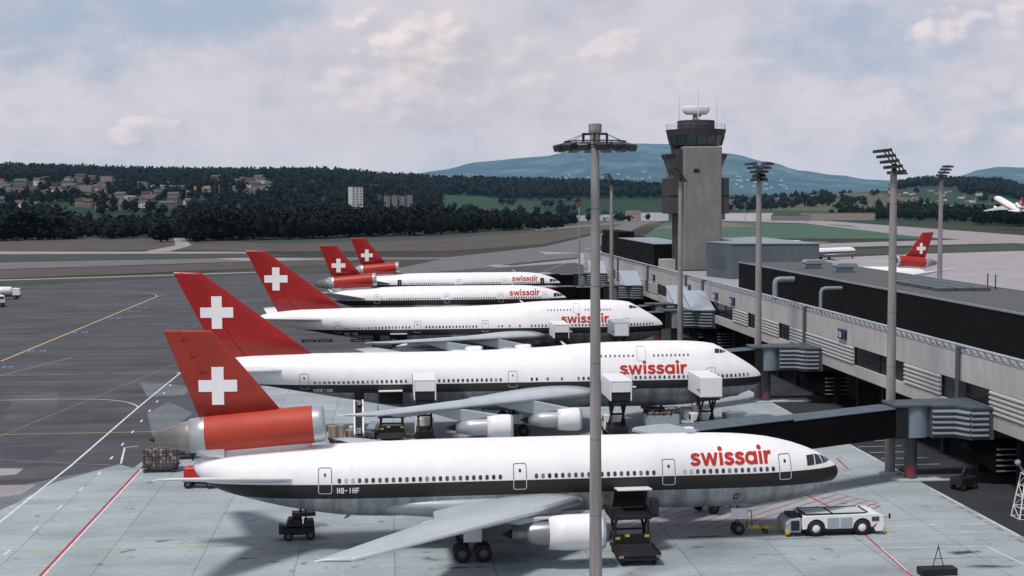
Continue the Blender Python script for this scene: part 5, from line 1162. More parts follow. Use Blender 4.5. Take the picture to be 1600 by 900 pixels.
for px_, py_, rx, ry, st in ((1500, 871, 1.6, .7, .9), (1545, 893, 2.2, .6, .8), (1095, 842, 3.2, .35, .8), (1085, 858, .9, .3, .7), (480, 818, 1.5, 1.2, .6), (460, 838, 3.4, .8, .45), (720, 886, 2.6, .35, .8), (388, 868, 1.2, .25, .6), (560, 868, 1.0, .2, .6), (905, 879, .8, .3, .6), (775, 872, 6, 1.6, .35), (1010, 720, 7, 2.5, .5), (350, 848, 3, .4, .35), (1240, 846, 4.5, .5, .4), (980, 880, 2.6, 2.0, .35), (640, 846, 7, .7, .35)):
    x, y = G(px_, py_); stain_shade.append((x, y, rx, ry, st))
paved('apron_concrete', (.335, .387, .412), 7.5, .18, .06, stain_shade)
paved('apron_asphalt', (.079, .081, .094), 0, .32, 0, [], (.1, 1, 1), .45)
paved('taxiway_asphalt', (.15, .145, .16), 0, .2, 0, [], (.1, 1, 1), .2)
paved('runway_concrete', (.30, .28, .3), 0, .2, 0, [], (.1, 1, 1), .25)
paved('east_apron', (.33, .32, .335), 12, .15, .06, [], (.3, 1, 1), .15, .3)
paved('old_concrete', (.15, .168, .185), 7.5, .2, .12)
paved('service_patch', (.06, .063, .074), 0, .3); paved('grey_patch', (.095, .096, .108), 0, .3); paved('service_asphalt', (.035, .038, .045), 0, .3)
mat('field_green', (.035, .095, .06), .95, var=.25, scale=.03, detail=8); mat('field_brown', (.15, .115, .085), .95, var=.25, scale=.03, detail=8); mat('strip_green', (.026, .042, .032), .95, var=.3, scale=.05, detail=8); mat('strip_brown', (.066, .056, .047), .95, var=.3, scale=.05, detail=8)
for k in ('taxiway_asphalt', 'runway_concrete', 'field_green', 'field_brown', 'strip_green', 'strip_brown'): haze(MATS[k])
ZL = [0.0]
def sheet(name, m, pts, z, kind='structure'):
    mb = MB(); mb.add([(x, y, z) for x, y in pts], [tuple(range(len(pts)))]); o = mb.build(name, m, recalc=False); tag(o, kind=kind)
    if o.data.polygons[0].normal.z < 0: o.data.flip_normals()
    return o
PX = lambda *ps: [G(*p) for p in ps]
sheet('apron_asphalt', 'apron_asphalt', [(-420, -60), (XF + 22, -60), (XF + 22, 640)] + PX((905, 404), (840, 402), (770, 412), (640, 420), (470, 424), (270, 427.5), (0, 439)) + [(-420, 300)], 0)
sheet('apron_concrete', 'apron_concrete', [(-75, 20), (51.2, 20), (51.2, 205), (-21, 205), (-22.5, 196), (-26.2, 152)] + PX((205, 725), (184, 719), (80, 746), (25, 774), (-40, 800)) + [(-75, 95)], .004)
for nm, p in (('old_concrete', ((-20, 772), (40, 748), (150, 727), (184, 718.5), (80, 747), (25, 776), (-20, 796))), ('runway_concrete', ((-20, 723), (34, 724), (22, 733), (-20, 736))), ('runway_concrete', ((-20, 750), (54, 749), (30, 764), (-20, 770))), ('old_concrete', ((216, 590), (300, 598), (285, 612), (228, 614))), ('old_concrete', ((228, 640), (262, 622), (300, 640), (260, 668), (236, 676)))):
    ZL[0] += .0005; sheet('concrete_patch', nm, PX(*p), .006 + ZL[0])
sheet('service_road', 'service_asphalt', [(51.3, 20), (XF + 21, 20), (XF + 21, 420), (51.3, 420)], .005)
sheet('taxiway', 'taxiway_asphalt', PX((-60, 402), (-60, 413.5), (390, 404), (600, 403.5), (740, 405), (790, 405), (905, 401), (1010, 352), (1085, 342), (985, 347), (940, 366), (850, 386), (700, 401), (390, 398)), .004)
sheet('taxiway', 'taxiway_asphalt', PX((690, 404), (745, 404), (860, 398), (905, 396), (905, 406), (790, 416), (640, 426), (600, 421)), .008)
sheet('taxiway', 'runway_concrete', PX((760, 414), (905, 405.5), (905, 411), (780, 418)), .012)
sheet('taxiway', 'taxiway_asphalt', PX((830, 358), (905, 353), (990, 346), (1000, 349), (905, 357), (840, 361)), .006)
sheet('runway', 'runway_concrete', PX((-60, 383.5), (-60, 388.5), (260, 390.5), (390, 391.5), (390, 389), (270, 387.5)), .005)
sheet('runway', 'runway_concrete', PX((330, 398.5), (400, 398), (520, 402), (400, 404)), .01)
sheet('runway', 'runway_concrete', PX((1125, 345.5), (1200, 345), (1300, 351), (1620, 378), (1620, 391), (1430, 376), (1260, 354), (1125, 348.5)), .005)
sheet('runway_patch', 'old_concrete', PX((1290, 355), (1330, 358), (1345, 362), (1305, 358)), .011)
sheet('taxiway', 'runway_concrete', PX((1270, 386), (1620, 379.5), (1620, 388), (1270, 392)), .022)
sheet('east_apron', 'east_apron', PX((1620, 400), (1420, 404), (1270, 409)) + [(75.5, 700)] + [(XF + 22, 560), (XF + 22, -60), (600, -60)], .006)
sheet('green_field', 'field_green', PX((1000, 376), (1040, 350), (1130, 350), (1300, 357), (1480, 380), (1130, 376)), .003)
sheet('green_field', 'strip_green', PX((1270, 397), (1620, 389), (1620, 399), (1410, 404), (1270, 402)), .004)
sheet('brown_field', 'field_brown', PX((1020, 360), (1060, 352), (1130, 350), (1190, 358)), .006)
sheet('brown_field', 'field_brown', PX((1125, 378), (1300, 383), (1270, 388), (1125, 386)), .007)
sheet('grass_strip', 'strip_brown', PX((90, 358), (400, 371), (650, 373), (860, 362), (1060, 345), (960, 358), (850, 382), (700, 391), (390, 388), (280, 385), (0, 384), (0, 370)), .002)
sheet('grass_strip', 'strip_green', PX((330, 368), (830, 360), (860, 362), (650, 374), (420, 378)), .004)
sheet('grass_strip', 'strip_green', PX((-40, 390), (390, 392), (470, 396), (-40, 401)), .003)
sheet('grass_strip', 'strip_brown', PX((-40, 414), (390, 405), (560, 404), (520, 411), (-40, 428)), .003)
sheet('grass_strip', 'strip_green', PX((-40, 430), (300, 422), (470, 414), (600, 403.5), (695, 404), (600, 418), (460, 424.5), (270, 427), (-40, 440)), .005)
sheet('grass_strip', 'strip_green', PX((780, 413.5), (905, 402.5), (905, 405.5), (800, 415)), .014)
sheet('road', 'runway_concrete', PX((272, 366), (288, 366), (300, 378), (265, 387), (225, 387), (275, 378)), .006)
sheet('road', 'runway_concrete', PX((-40, 429.2), (200, 424.6), (400, 420.6), (400, 421.8), (200, 426), (-40, 430.8)), .007)

for i, p in enumerate((((60, 505), (150, 497), (158, 502), (62, 511)), ((20, 610), (92, 604), (84, 640), (4, 648)), ((150, 640), (205, 636), (196, 650), (140, 655)), ((120, 470), (190, 466), (186, 470), (116, 475)), ((0, 690), (96, 690), (60, 712), (0, 714)), ((300, 500), (380, 497), (384, 503), (300, 507)))):
    sheet('asphalt_patch', ('service_patch', 'grey_patch')[i % 2], PX(*p), .0041 + i * .0002)
# kerb island below the nearest bridge pillar
def kerb(x, y):
    mb = MB(); p = [(2.0 * cos(a), 1.3 * sin(a)) for a in [radians(90 + 180 * i / 10) for i in range(11)]] + [(6.0, -1.3), (6.0, 1.3)]; mb.prism(p, 'z', 0.0, .14); o = mb.build('kerb_island', 'kerb_concrete', None, (x, y, .006), 0, .02); tag(o, kind='structure')
for yb in (129, 181, 241.5, 256.5, 311, 362): kerb(50.7, yb)

# painted markings
def line(pts, w, m, z=.012, dash=None, name='road_marking'):
    mb = MB()
    for a, b in zip(pts, pts[1:]):
        a = Vector((*a, z)); b = Vector((*b, z)); d = (b - a); L = d.length; d.normalize(); n = Vector((-d.y, d.x, 0)) * w / 2; s = 0
        while s < L:
            e = min(L, s + (dash[0] if dash else L)); p, q = a + d * s, a + d * e; mb.add([p + n, p - n, q - n, q + n], [(0, 1, 2, 3)]); s = e + (dash[1] if dash else 1)
            if not dash: break
    return tag(mb.build(name, m), kind='structure')
def arc_px(pts, k=6): return [G(*p) for p in catmull(pts, k)]
line(PX((0, 556), (245, 457.5)), .45, 'mark_yellow'); line(arc_px([(245, 457.5), (240, 453), (215, 450), (150, 448)]), .3, 'mark_yellow', .013); line(arc_px([(245, 457.5), (262, 454), (300, 452.5)]), .3, 'mark_yellow', .0125)
line(PX((-40, 836), (0, 804), (107, 721), (213, 631), (288, 571)), .24, 'mark_white')
line([(-26.15, 142.6), (-26.3, 60)], .22, 'mark_red', .014); line([(-25.9, 142.6), (-26.05, 60)], .15, 'mark_white', .015)
line([(-85, 110.4), (33, 110.0)], .16, 'mark_yellow', .013); line([(-90, 166.2), (35, 165.9)], .2, 'mark_yellow', .0135); line([(-95, 223), (30, 222.5)], .2, 'mark_yellow', .0135); line([(-62, 215), (-38, 214)], .15, 'mark_yellow', .014)
line(arc_px([(0, 617), (70, 616), (150, 617), (192, 621), (210, 627), (214, 631)]), .2, 'mark_white', .0145); line(arc_px([(0, 605), (110, 606), (200, 600), (275, 590)]), .16, 'mark_faded', .015)
line(PX((100, 672), (280, 540)) if 0 else [(-47, 160), (-34, 252)], .14, 'mark_faded', .0155); line(PX((0, 578), (112, 551)), .3, 'mark_faded', .013)
line(PX((0, 710), (185, 721)), .16, 'mark_faded', .0142); line(PX((186, 718), (192, 694)), .2, 'mark_white', .0143); line(PX((190, 693), (214, 691)), .2, 'mark_white', .0144)
line([G(2, 859), G(150, 735)], .22, 'mark_white', .0165, (1.7, 6.2)); line([G(150, 735), G(268, 592)], .22, 'mark_white', .0167, (1.7, 6.6))
for a, b in (((75, 556), (205, 552)), ((140, 578), (218, 576)), ((210, 612), (245, 610)), ((90, 612), (130, 612))): line(PX(a, b), .18, 'mark_faded', .0135)
for k, (x0, x1, y) in enumerate(((40, 76, 540.5), (106, 142, 512), (168, 192, 491), (196, 222, 479.5), (210, 236, 474), (0, 22, 565))):
    line(PX((x0, y), (x1, y)), 1.1, 'mark_blue', .016, name='stand_marking')
    n = 5
    for i in range(n): line(PX((x0 + 3 + (x1 - x0 - 6) * i / n, y), (x0 + 3 + (x1 - x0 - 6) * (i + .62) / n, y)), .55, 'mark_white', .02, name='stand_marking') if i != 2 else None
# red clearance hatching in front of the nearest nose
hx = PX((1370, 797), (1340, 800), (1250, 778), (1160, 775), (1030, 818), (1010, 833), (1110, 842))
line([(43.7, 117.9), (40.0, 121.6), (36.8, 124.3), (30, 125.5), (21, 116)], .1, 'mark_red_faint', .013); 
for i in range(23):
    sx_, sy_ = 1368 - 15.5 * i, 792 - 3.65 * i; ye = 801.5 if i < 3 else 829
    line([G(sx_, sy_), G(sx_ - (ye - sy_) / .31, ye)], .12, 'mark_red' if i < 6 else 'mark_red_faint', .0135 + .0003 * i)
line(PX((1368, 792), (1040, 714)), .12, 'mark_red_faint', .0128)
line([(43.6, 118), (39.5, 113.6)], .16, 'mark_red', .02); line([(38.4, 123.4), (39.3, 115.6)], .2, 'mark_red', .0205)
line([(38.7, 108.6), (37.85, 96.6), (37.6, 80)], .16, 'mark_red', .014); line([(38.45, 103.6), (38.0, 97.0)], .1, 'mark_white', .0146); line(PX((1304, 721), (1322, 739)), .18, 'mark_red', .014)
line([(38.35, 103.7), (46.9, 103.3), (47.5, 97)], .14, 'mark_white', .0142); line([(40.6, 110.6), (51, 110.6)], .12, 'mark_white', .0144); line([(38.8, 108.0), (49.6, 108.0), (51.0, 106.0)], .13, 'mark_white', .0146); line([(39.4, 100.2), (46.7, 100.0)], .1, 'mark_faded', .0148)
for y in (136, 139.5, 143, 146.5, 150): line([(51.6, y), (56.6, y)], .12, 'mark_white', .014)
line([(51.0, 84), (51.0, 205)], .16, 'mark_white', .013, (8, 3)); line([(50.3, 100), (50.6, 122)], .35, 'mark_faded', .0132, (1.2, .8))
for i in range(10): line([(46.5 - i * 1.1, 167.5 - .2 * i), (41 - i * 1.1, 158 - .2 * i)], .11, 'mark_red_faint', .014 + .0003 * i)
line([(43.3, 175), (46.4, 158)], .2, 'mark_red', .018)
for pts in (((790, 448), (905, 404)), ((690, 438), (800, 412)), ((620, 420), (905, 393))): line(PX(*pts), .5, 'mark_faded', .02)

# ------------------------------------------------------------------ woods, trees, villages
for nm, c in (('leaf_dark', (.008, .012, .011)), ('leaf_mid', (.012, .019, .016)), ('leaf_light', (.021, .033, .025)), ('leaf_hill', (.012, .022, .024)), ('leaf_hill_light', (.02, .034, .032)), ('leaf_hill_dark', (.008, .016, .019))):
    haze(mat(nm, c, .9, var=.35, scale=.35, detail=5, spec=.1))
mat('bark', (.05, .04, .03), .9)
def tree_into(mb, x, y, z, h, r, rr, mi=(0, 1, 2), leaves=46, conifer=False, core=True):
    if core: mb.blob((x, y, z + h * .52), (r * .66, r * .66, h * .40), rr.random() * 50, mi[0], .35, 1)
    for i in range(leaves):
        th = rr.uniform(0, 2 * pi); u = rr.random()
        if conifer: zz = z + h * (.08 + .92 * u); q = r * (1.02 - u) * rr.uniform(.55, 1.05) + .15
        else: zz = z + h * (.14 + .86 * u); q = r * (sin(pi * (.1 + .83 * u ** .8)) ** .6) * rr.uniform(.6, 1.08)
        cx, cy = x + q * cos(th), y + q * sin(th); s = r * rr.uniform(.2, .36); a, b = rr.uniform(-.9, .9), rr.uniform(0, 2 * pi)
        d1 = Vector((cos(b), sin(b), rr.uniform(-.4, .4))) * s; d2 = Vector((-sin(b) * cos(a), cos(b) * cos(a), sin(a) + .4)) * s * .8; c = Vector((cx, cy, zz))
        mb.add([c - d1, c - d2 * .9, c + d1 * .9, c + d2], [(0, 1, 2, 3)], mi[0] if u < .35 else (mi[2] if (u > .72 and rr.random() < .6) else mi[1]))
def wood(name, label, pts, mats, seed, leaves=40, core=True, conf=.3):
    rr = random.Random(seed); mb = MB()
    for x, y, h, r in pts: tree_into(mb, x, y, height(x, y) - .2, h, r, rr, (0, 1, 2), leaves, rr.random() < conf, core)
    o = mb.build(name, mats, recalc=False); tag(o, label, 'wood', kind='stuff'); return o
rr = random.Random(5); pts = []
# dark belt beyond the airfield
for i in range(720):
    c = rr.uniform(285, 905); e = lerp_tab([(285, 372), (420, 371), (640, 367), (850, 359), (905, 351)], c) - rr.random() ** 1.5 * 16
    x, y = G(c, e); h = rr.uniform(13, 21) * (1 if c < 700 else 1 - (c - 700) / 400)
    if e < 356 and c < 700: h *= 1.15
    pts.append((x, y, h, rr.uniform(4.0, 6.8)))
wood('dark_wood', 'long dark belt of trees across the airfield behind the red tails', pts, ['leaf_dark', 'leaf_dark', 'leaf_mid'], 1, 34)
pts = []
for i in range(260):
    c = rr.uniform(1290, 1640); e = lerp_tab([(1290, 346), (1400, 352), (1620, 364)], c) - rr.random() * 8; x, y = G(c, e); h = lerp_tab([(1290, 7), (1380, 14), (1620, 19)], c) * rr.uniform(.75, 1.15); pts.append((x, y, h, rr.uniform(4, 7)))
for i in range(70):
    c = rr.uniform(1150, 1300); x, y = G(c, 342 - rr.random() * 4); pts.append((x, y, rr.uniform(6, 14), rr.uniform(4, 8)))
wood('dark_wood', 'dark belt of trees on the right beyond the runway, under the climbing airliner', pts, ['leaf_dark', 'leaf_mid', 'leaf_light'], 2, 30)
# trees through and in front of the village on the left slope
pts = []
for i in range(2100):
    c = rr.uniform(-60, 690); r_ = 1150 + rr.random() * 980; a = YAW + atan((c - 800) / F_PX); x, y = r_ * sin(a), r_ * cos(a)
    if r_ < 1200 or noise.noise(Vector((x / 110, y / 110, 3))) > (-.5 if c > 425 else .04): pts.append((x, y, rr.uniform(8, 20), rr.uniform(5, 10)))
for i in range(220):
    c = rr.uniform(-60, 300); a = YAW + atan((c - 800) / F_PX); r_ = rr.uniform(1010, 1130); pts.append((r_ * sin(a), r_ * cos(a), rr.uniform(8, 15), rr.uniform(4, 7)))
wood('village_trees', 'dark trees scattered among the houses on the left slope', pts, ['leaf_dark', 'leaf_dark', 'leaf_mid'], 3, 18)
# wooded ridges
pts = []
for i in range(4600):
    c = rr.uniform(-80, 1060); r_ = rr.uniform(2050, 2700); lo = lerp_tab([(-80, 2100), (300, 2230), (640, 2200), (700, 2130), (1060, 2180)], c)
    if r_ < lo: continue
    a = YAW + atan((c - 800) / F_PX); x, y = r_ * sin(a), r_ * cos(a)
    pts.append((x, y, rr.uniform(13, 21), rr.uniform(7, 11)))
for i in range(380):
    c = rr.uniform(-60, 330); r_ = rr.uniform(1950, 2250); a = YAW + atan((c - 800) / F_PX); x, y = r_ * sin(a), r_ * cos(a)
    if noise.noise(Vector((x / 200, y / 200, 9))) > .12: pts.append((x, y, rr.uniform(12, 18), rr.uniform(6, 9)))
wood('hill_forest', 'wooded ridge along the left skyline', pts, ['leaf_hill_dark', 'leaf_hill_dark', 'leaf_hill'], 4, 10, True, .45)
pts = []
for i in range(1500):
    c = rr.uniform(1395, 1680); r_ = rr.uniform(2250, 2750); a = YAW + atan((c - 800) / F_PX); x, y = r_ * sin(a), r_ * cos(a)
    if c < 1500 and r_ < 2520: continue
    pts.append((x, y, rr.uniform(13, 20), rr.uniform(7, 11)))
for i in range(900):
    c = rr.uniform(1090, 1560); r_ = rr.uniform(1750, 2650); a = YAW + atan((c - 800) / F_PX); x, y = r_ * sin(a), r_ * cos(a)
    if noise.noise(Vector((x / 150, y / 110, 4))) > .3: pts.append((x, y, rr.uniform(6, 12), rr.uniform(5, 8)))
wood('hill_forest', 'wooded hill at the right with scattered groves on the fields beside it', pts, ['leaf_hill_dark', 'leaf_hill', 'leaf_hill'], 6, 10, True, .3)
pts = []
for i in range(260):
    c = rr.uniform(660, 1060); r_ = rr.uniform(1500, 2250); a = YAW + atan((c - 800) / F_PX); x, y = r_ * sin(a), r_ * cos(a)
    if noise.noise(Vector((x / 140, y / 100, 8))) > .12: pts.append((x, y, rr.uniform(8, 14), rr.uniform(5, 9)))
wood('groves', 'small dark groves on the green fields in the middle distance', pts, ['leaf_hill_dark', 'leaf_hill', 'leaf_hill_light'], 7, 14)
# single trees
def tree(label, x, y, h, r, seed, g='single trees at the edge of the airfield'):
    rr = random.Random(seed); t = thing('tree', label, 'tree', (x, y, height(x, y)), 0, g)
    mb = MB(); mb.tube((0, 0, 0), (.1, 0, h * .5), h * .035, h * .02, 7)
    for i in range(4): a = i * 1.6; mb.tube((.05, 0, h * .3), (cos(a) * r * .5, sin(a) * r * .5, h * .6), h * .015, h * .006, 5)
    mb.build('trunk', 'bark', t); mb = MB(); tree_into(mb, 0, 0, 0, h, r, rr, (0, 1, 2), 260)
    for i in range(5): a = i * 1.3 + seed; mb.blob((cos(a) * r * .5, sin(a) * r * .5, h * (.4 + .1 * (i % 3))), (r * .45, r * .45, h * .25), i + seed, 0, .4)
    mb.build('crown', ['leaf_dark', 'leaf_dark', 'leaf_mid'], t, recalc=False)
for i, (c, e, h, r, lab) in enumerate(((253, 372, 11, 6.5, 'round dark tree standing alone left of the bend in the road'), (311, 373, 10, 6, 'dark tree right of the bend in the road'), (10, 368, 13, 7, 'dark tree nearest the left edge of the picture'), (40, 367, 20, 11, 'biggest dark tree of the clump on the left field'), (62, 367, 16, 9, 'dark tree in the middle of the clump on the left field'), (85, 366, 15, 9, 'wide dark tree right of the middle of the left clump'), (108, 366, 7, 7, 'low dark bush at the right end of the left clump'), (274, 365, 4, 4, 'small bush at the head of the road'))):
    x, y = G(c, e); tree(lab, x, y, h, r, 20 + i)

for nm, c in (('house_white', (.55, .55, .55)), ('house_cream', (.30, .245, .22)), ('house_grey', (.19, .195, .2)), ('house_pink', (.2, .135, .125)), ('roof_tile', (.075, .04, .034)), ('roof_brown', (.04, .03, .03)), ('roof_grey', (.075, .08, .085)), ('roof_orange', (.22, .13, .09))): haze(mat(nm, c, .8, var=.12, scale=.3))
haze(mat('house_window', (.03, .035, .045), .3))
HG = 'village houses on the left slope'
def house(x, y, w, d, h, wall, roof, label, group, rz=0, gable=True, name='house', cat='house', win=True, rh=.32):
    t = thing(name, label, cat, (x, y, height(x, y) - .3), rz, group)
    mb = MB(); mb.box(-w / 2, w / 2, -d / 2, d / 2, 0, h); wo = mb.build('wall', wall, t); mb = MB()
    if gable: mb.prism([(-d / 2 - .5, h + .02), (d / 2 + .5, h + .02), (0, h + d * rh)], 'x', -w / 2 - .5, w / 2 + .5)
    else: mb.box(-w / 2 - .15, w / 2 + .15, -d / 2 - .15, d / 2 + .15, h + .01, h + .4)
    ro = mb.build('roof', roof, t)
    if gable: MB().box(w * .2, w * .2 + .8, -.3, .5, h + .3, h + d * rh + 1.0).build('chimney', roof, ro)
    if win:
        nx, nz = max(2, int(w / 3.4)), max(1, int(h / 2.9)); me = None
        for k in range(nz):
            for i in range(nx):
                cx, cz = -w / 2 + w * (i + .5) / nx, h * (k + .55) / nz
                if me is None: me = MB().box(-.65, .65, -.04, .05, -.7, .7).mesh('window', 'house_window')
                o = bpy.data.objects.new('window', me); COL.objects.link(o); o.parent = t; o.location = (cx, -d / 2 - .03, cz)
    return t
rr = random.Random(9)
KIND = [('house_white', 'roof_tile', 'small white house with tiled roof in the village on the left slope'), ('house_cream', 'roof_brown', 'small cream house with brown roof in the village on the left slope'), ('house_grey', 'roof_grey', 'small grey house with grey roof in the village on the left slope'), ('house_pink', 'roof_tile', 'small pinkish house with red-brown roof in the village on the left slope')]
done = []
def slope_pt(c, e, lo=1150, hi=2400):
    "first point of the slope seen at that pixel"
    r_ = lo
    while r_ < hi:
        a = YAW + atan((c - 800) / F_PX); x, y = r_ * sin(a), r_ * cos(a)
        if HCAM + (310 - e) / F_PX * r_ <= height(x, y): return x, y
        r_ += 12
    return x, y
for i in range(170):
    c = rr.uniform(-5, 430); e = rr.uniform(279, 325) if c < 300 else rr.uniform(279, 304); x, y = slope_pt(c, e)
    if any(hypot(x - a, y - b) < 17 for a, b in done): continue
    done.append((x, y)); k = rr.choice((0, 1, 1, 2, 2, 3)); w, r_, lab = KIND[k]
    house(x, y, rr.uniform(10, 16), rr.uniform(8, 10), rr.uniform(5, 9), w, r_, lab, HG + ' ' + ('with white walls', 'with cream walls', 'with grey walls', 'with pink walls')[k], YAW * -1 + rr.uniform(-.5, .5), rr.random() < .8)
BIG = [(130, 298, 30, 9, 'house_cream', 'broad cream apartment block left of the village centre'), (40, 300, 34, 9, 'house_pink', 'long pink-brown apartment block near the left edge'), (170, 291, 16, 15, 'house_cream', 'tall cream apartment block in the village centre'), (255, 300, 26, 10, 'house_white', 'white apartment block right of the village centre'), (206, 314, 12, 8, 'house_white', 'bright white cube-shaped house below the village centre'), (352, 322, 18, 7, 'house_white', 'white house between dark trees at the right of the village'), (320, 300, 24, 5, 'house_cream', 'long low row of houses with orange roof, left one'), (375, 298, 22, 5, 'house_cream', 'long low row of houses with orange roof, right one'), (115, 310, 20, 8, 'house_cream', 'cream house with wide gable low in the village'), (225, 296, 14, 12, 'house_grey', 'grey tower-like block in the village centre')]
for c, e, w, h, m_, lab in BIG:
    x, y = slope_pt(c, e); house(x, y, w, 11, h, m_, 'roof_orange' if 'orange' in lab else 'roof_brown', lab, None, -YAW, 'orange' in lab or 'gable' in lab, 'apartment_block' if 'block' in lab else 'house', 'house')
# white tower block in the middle distance
x, y = G(557, 348); a = YAW + atan((557 - 800) / F_PX); r_ = 1480; x, y = r_ * sin(a), r_ * cos(a)
house(x, y, 12.5, 12, 40.5 - height(x, y), 'house_white', 'roof_grey', 'tall white apartment tower standing above the dark belt of trees', None, radians(20), False, 'apartment_tower', 'apartment block')
for i, c in enumerate((606, 618, 630, 641)):
    a = YAW + atan((c - 800) / F_PX); x, y = 1680 * sin(a), 1680 * cos(a); house(x, y, 6.8, 9, 31 + (i % 2) - height(x, y), 'house_grey', 'roof_grey', 'pale narrow terraced house in the row right of the white tower', 'row of pale houses right of the white tower', -YAW, False)
for i, (c, e, w, h, m_, ro, lab) in enumerate(((905, 329, 60, 7, 'house_white', 'roof_grey', 'long white shed just left of the tall ring mast'), (970, 331, 46, 8, 'house_white', 'roof_grey', 'white industrial shed right of the tall ring mast'), (1018, 331, 40, 10, 'house_white', 'roof_grey', 'white industrial hall left of the control tower'), (990, 328, 18, 12, 'house_cream', 'roof_orange', 'cream hall with flat roof between two white sheds'), (1170, 338, 54, 9, 'house_white', 'roof_grey', 'white industrial shed right of the control tower'), (1235, 339, 44, 6, 'house_grey', 'roof_brown', 'low grey shed with brown roof beside the runway'), (1310, 338, 84, 8, 'house_cream', 'roof_orange', 'long pale hall with sand-coloured roof beyond the runway'))):
    a = YAW + atan((c - 800) / F_PX); r_ = 1620; x, y = r_ * sin(a), r_ * cos(a); house(x, y, w, 20, h, m_, ro, lab, None, -a, False, 'industrial_shed', 'shed', False)
rr = random.Random(4); KR = 'small white houses in the village below the right-hand hill'
for i in range(46):
    c = rr.uniform(1385, 1530); e = rr.uniform(303, 322); x, y = slope_pt(c, e, 1950, 2600)
    if any(hypot(x - a, y - b) < 24 for a, b in done): continue
    done.append((x, y)); house(x, y, rr.uniform(6, 9), 6, rr.uniform(3, 5), 'house_white' if i % 2 else 'house_cream', 'roof_brown', 'small white house in the village below the wooded right-hand hill', KR, rr.uniform(-.6, .3), True, win=False)
for i in range(26):
    c, e = (rr.uniform(1150, 1240), 0) if i < 16 else (rr.uniform(860, 1030), 0); a = YAW + atan((c - 800) / F_PX); r_ = rr.uniform(6900, 7500); x, y = r_ * sin(a), r_ * cos(a)
    house(x, y, rr.uniform(10, 18), 12, rr.uniform(6, 9), 'house_white', 'roof_brown', 'tiny white house on the flank of the distant blue mountain', 'houses on the distant mountain', 0, False, win=False)
# perimeter poles
for i, (c, e, h) in enumerate(((1048, 380, 14), (1165, 380, 22), (1260, 380, 24), (1210, 380, 20))):
    x, y = G(c, e); t = thing('field_pole', 'thin pale pole standing on the grass beyond the control tower', 'pole', (x, y, 0), 0, 'thin poles beyond the control tower'); MB().tube((0, 0, 0), (0, 0, h), .22, .12, 6).build('pole', 'mast_concrete', t); MB().tube((0, 0, h), (0, 0, h + .5), .35, .3, 6).build('pole_head', 'mid_steel', t)
a = YAW + atan((338 - 800) / F_PX); t = thing('tower_crane', 'thin red construction crane standing in the village', 'crane', (1700 * sin(a), 1700 * cos(a), height(1700 * sin(a), 1700 * cos(a))))
mb = MB(); mb.box(-.3, .3, -.3, .3, 0, 30); mb.build('mast', 'crane_red', t); MB().box(-5, 12, -.2, .2, 30.02, 30.4).build('jib', 'crane_red', t)

# ------------------------------------------------------------------ sky and light
SUN_EL, SUN_AZ = radians(63), radians(224)       # azimuth clockwise from +Y
w = bpy.data.worlds.new('World'); SC.world = w; w.use_nodes = True; t = NT(w.node_tree); w.node_tree.nodes.clear()
out = t.n('ShaderNodeOutputWorld'); sky = t.n('ShaderNodeTexSky', sky_type='NISHITA'); sky.sun_disc = False; sky.sun_elevation = SUN_EL; sky.sun_rotation = SUN_AZ; sky.air_density = 1.0; sky.dust_density = 2.0
b1 = t.n('ShaderNodeBackground'); b1.inputs[1].default_value = .09; t.l(sky.outputs[0], b1.inputs[0])
tc = t.n('ShaderNodeTexCoord'); sx = t.n('ShaderNodeSeparateXYZ'); t.l(tc.outputs['Generated'], sx.inputs[0])
az = t.math('SUBTRACT', t.math('ARCTAN2', sx.outputs[0], sx.outputs[1]), YAW); el = t.math('ARCSINE', sx.outputs[2])
U = t.math('ADD', t.math('MULTIPLY', az, F_PX / 100), 8.0)                   # ~ photo x / 100
V = t.math('MULTIPLY', el, F_PX / 100)                                      # 0 at horizon, 3.1 at the top of the picture
cv = t.n('ShaderNodeCombineXYZ'); t.l(U, cv.inputs[0]); t.l(t.math('MULTIPLY', V, 1.5), cv.inputs[1]); q = cv.outputs[0]
def N_(s, d=8, r=.58, off=(0, 0, 0)):
    mp = t.n('ShaderNodeMapping'); mp.inputs['Location'].default_value = off; t.l(q, mp.inputs[0]); return t.noise(mp.outputs[0], s, d, r)
def gauss(cx, cy, rx, ry):
    dx = t.math('DIVIDE', t.math('SUBTRACT', U, cx), rx); dy = t.math('DIVIDE', t.math('SUBTRACT', V, cy), ry)
    return t.math('EXPONENT', t.math('MULTIPLY', t.math('ADD', t.math('MULTIPLY', dx, dx), t.math('MULTIPLY', dy, dy)), -1.0))
def add(*a):
    o = a[0]
    for k in a[1:]: o = t.math('ADD', o, k)
    return o
def mul(a, b): return t.math('MULTIPLY', a, b)
nA, nB, nC = N_(.32), N_(.85, 8, .6, (3, 7, 0)), N_(2.2, 6, .6, (1, 2, 5))
# veil cover with holes of blue
hole = add(mul(gauss(.6, 2.55, 2.8, .75), .42), mul(gauss(4.2, 2.85, 1.6, .28), .34), mul(gauss(13.2, 2.2, 1.5, .75), .3), mul(gauss(15.3, 1.2, 1.6, .5), .22), mul(gauss(10.2, .9, 2.2, .5), .12))
cover = t.sstep(add(nA, mul(nB, .55), mul(hole, -1.0)), .34, .74)
veil = t.ramp(add(mul(nB, .45), mul(nC, .1), mul(nA, .45)), [(.34, (.50, .53, .65)), (.5, (.65, .635, .725)), (.64, (.78, .735, .785))])
low = t.sstep(V, 1.6, .1); veil = t.mix(mul(low, .75), veil, (.59, .64, .75))
warm = gauss(7.5, 2.6, 6.5, 1.3); veil = t.mix(mul(warm, .35), veil, (.66, .60, .62))
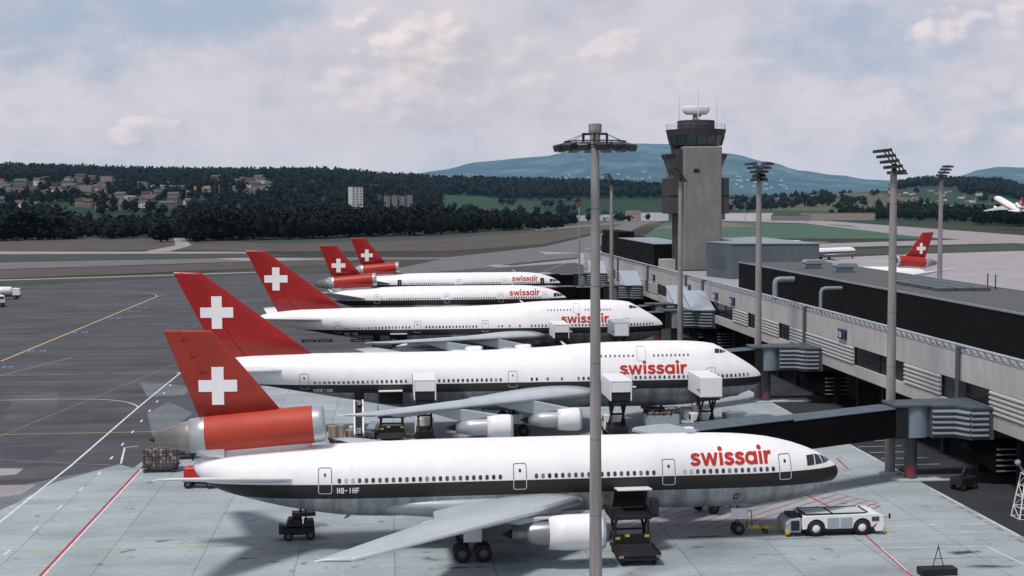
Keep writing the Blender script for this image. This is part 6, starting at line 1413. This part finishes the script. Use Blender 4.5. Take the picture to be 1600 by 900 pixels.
# cumulus heads: lit upper left, grey below
nD, nD2 = N_(1.05, 6, .52, (4, 1, 0)), N_(1.05, 6, .52, (3.86, 1.17, 0))
relief = mul(t.math('SUBTRACT', nD, nD2), 3.4)
def cumulus(cx, cy, rx, ry, amp=1.0):
    g_ = gauss(cx, cy, rx, ry); msk = t.sstep(add(mul(g_, .8), mul(nD, amp), mul(nC, .14)), .92, 1.08)
    lit = t.sstep(add(relief, mul(t.math('DIVIDE', t.math('SUBTRACT', V, cy), ry), .32), mul(t.math('DIVIDE', t.math('SUBTRACT', U, cx), rx), -.42)), -.55, .75)
    return msk, lit
def put(c, cx, cy, rx, ry, k=1.0, sh=.12, **kw):
    msk, lit = cumulus(cx, cy, rx, ry, **kw); cc = t.mix(lit, (.50, .49, .56), (.92, .82, .81)); return t.mix(mul(mul(msk, t.math('ADD', mul(lit, 1 - sh), sh)), k), c, cc)
cl = t.mix(t.math('SUBTRACT', 1.0, cover), veil, (.42, .50, .635))
for a_ in ((7.2, 1.75, 2.3, 1.0, .5, .6), (6.75, 2.35, 1.5, .75, .95, .45), (9.9, 2.2, 1.0, .4, .5, .3), (2.5, 1.0, .7, .3, .6, .1), (.4, 1.25, .7, .25, .5), (.55, 2.25, .9, .22, .45), (14.7, 2.45, .8, .4, .8), (15.9, 2.6, .95, .65, .75), (11.5, 1.75, 1.2, .35, .35), (15.2, .85, .8, .2, .3)): cl = put(cl, *a_)
b2 = t.n('ShaderNodeBackground'); b2.inputs[1].default_value = 1.0; 
cl = t.mix(t.sstep(sx.outputs[2], .22, .6), cl, t.mix(1.0, cl, (.62, .63, .66), 'MULTIPLY')); cl = t.mix(t.sstep(sx.outputs[2], .0, -.05), cl, (.1, .11, .12)); t.l(cl, b2.inputs[0])
mx = t.n('ShaderNodeMixShader'); mx.inputs[0].default_value = .9; t.l(b1.outputs[0], mx.inputs[1]); t.l(b2.outputs[0], mx.inputs[2]); t.l(mx.outputs[0], out.inputs[0])
sd = bpy.data.lights.new('sun', 'SUN'); so = bpy.data.objects.new('sun', sd); COL.objects.link(so); sd.energy = 3.0; sd.angle = radians(10); sd.color = (1, .96, .9)
dv = Vector((sin(SUN_AZ) * cos(SUN_EL), cos(SUN_AZ) * cos(SUN_EL), sin(SUN_EL))); so.rotation_euler = dv.to_track_quat('Z', 'Y').to_euler(); so.location = (0, -50, 120)
SC.view_settings.view_transform = 'Standard'; SC.view_settings.look = 'None'; SC.view_settings.exposure = 0; SC.view_settings.gamma = 1
SC.render.engine = 'CYCLES'; SC.cycles.max_bounces = 6; SC.cycles.use_denoising = True
SC.render.resolution_x, SC.render.resolution_y = 1024, 576
bpy.context.view_layer.update()
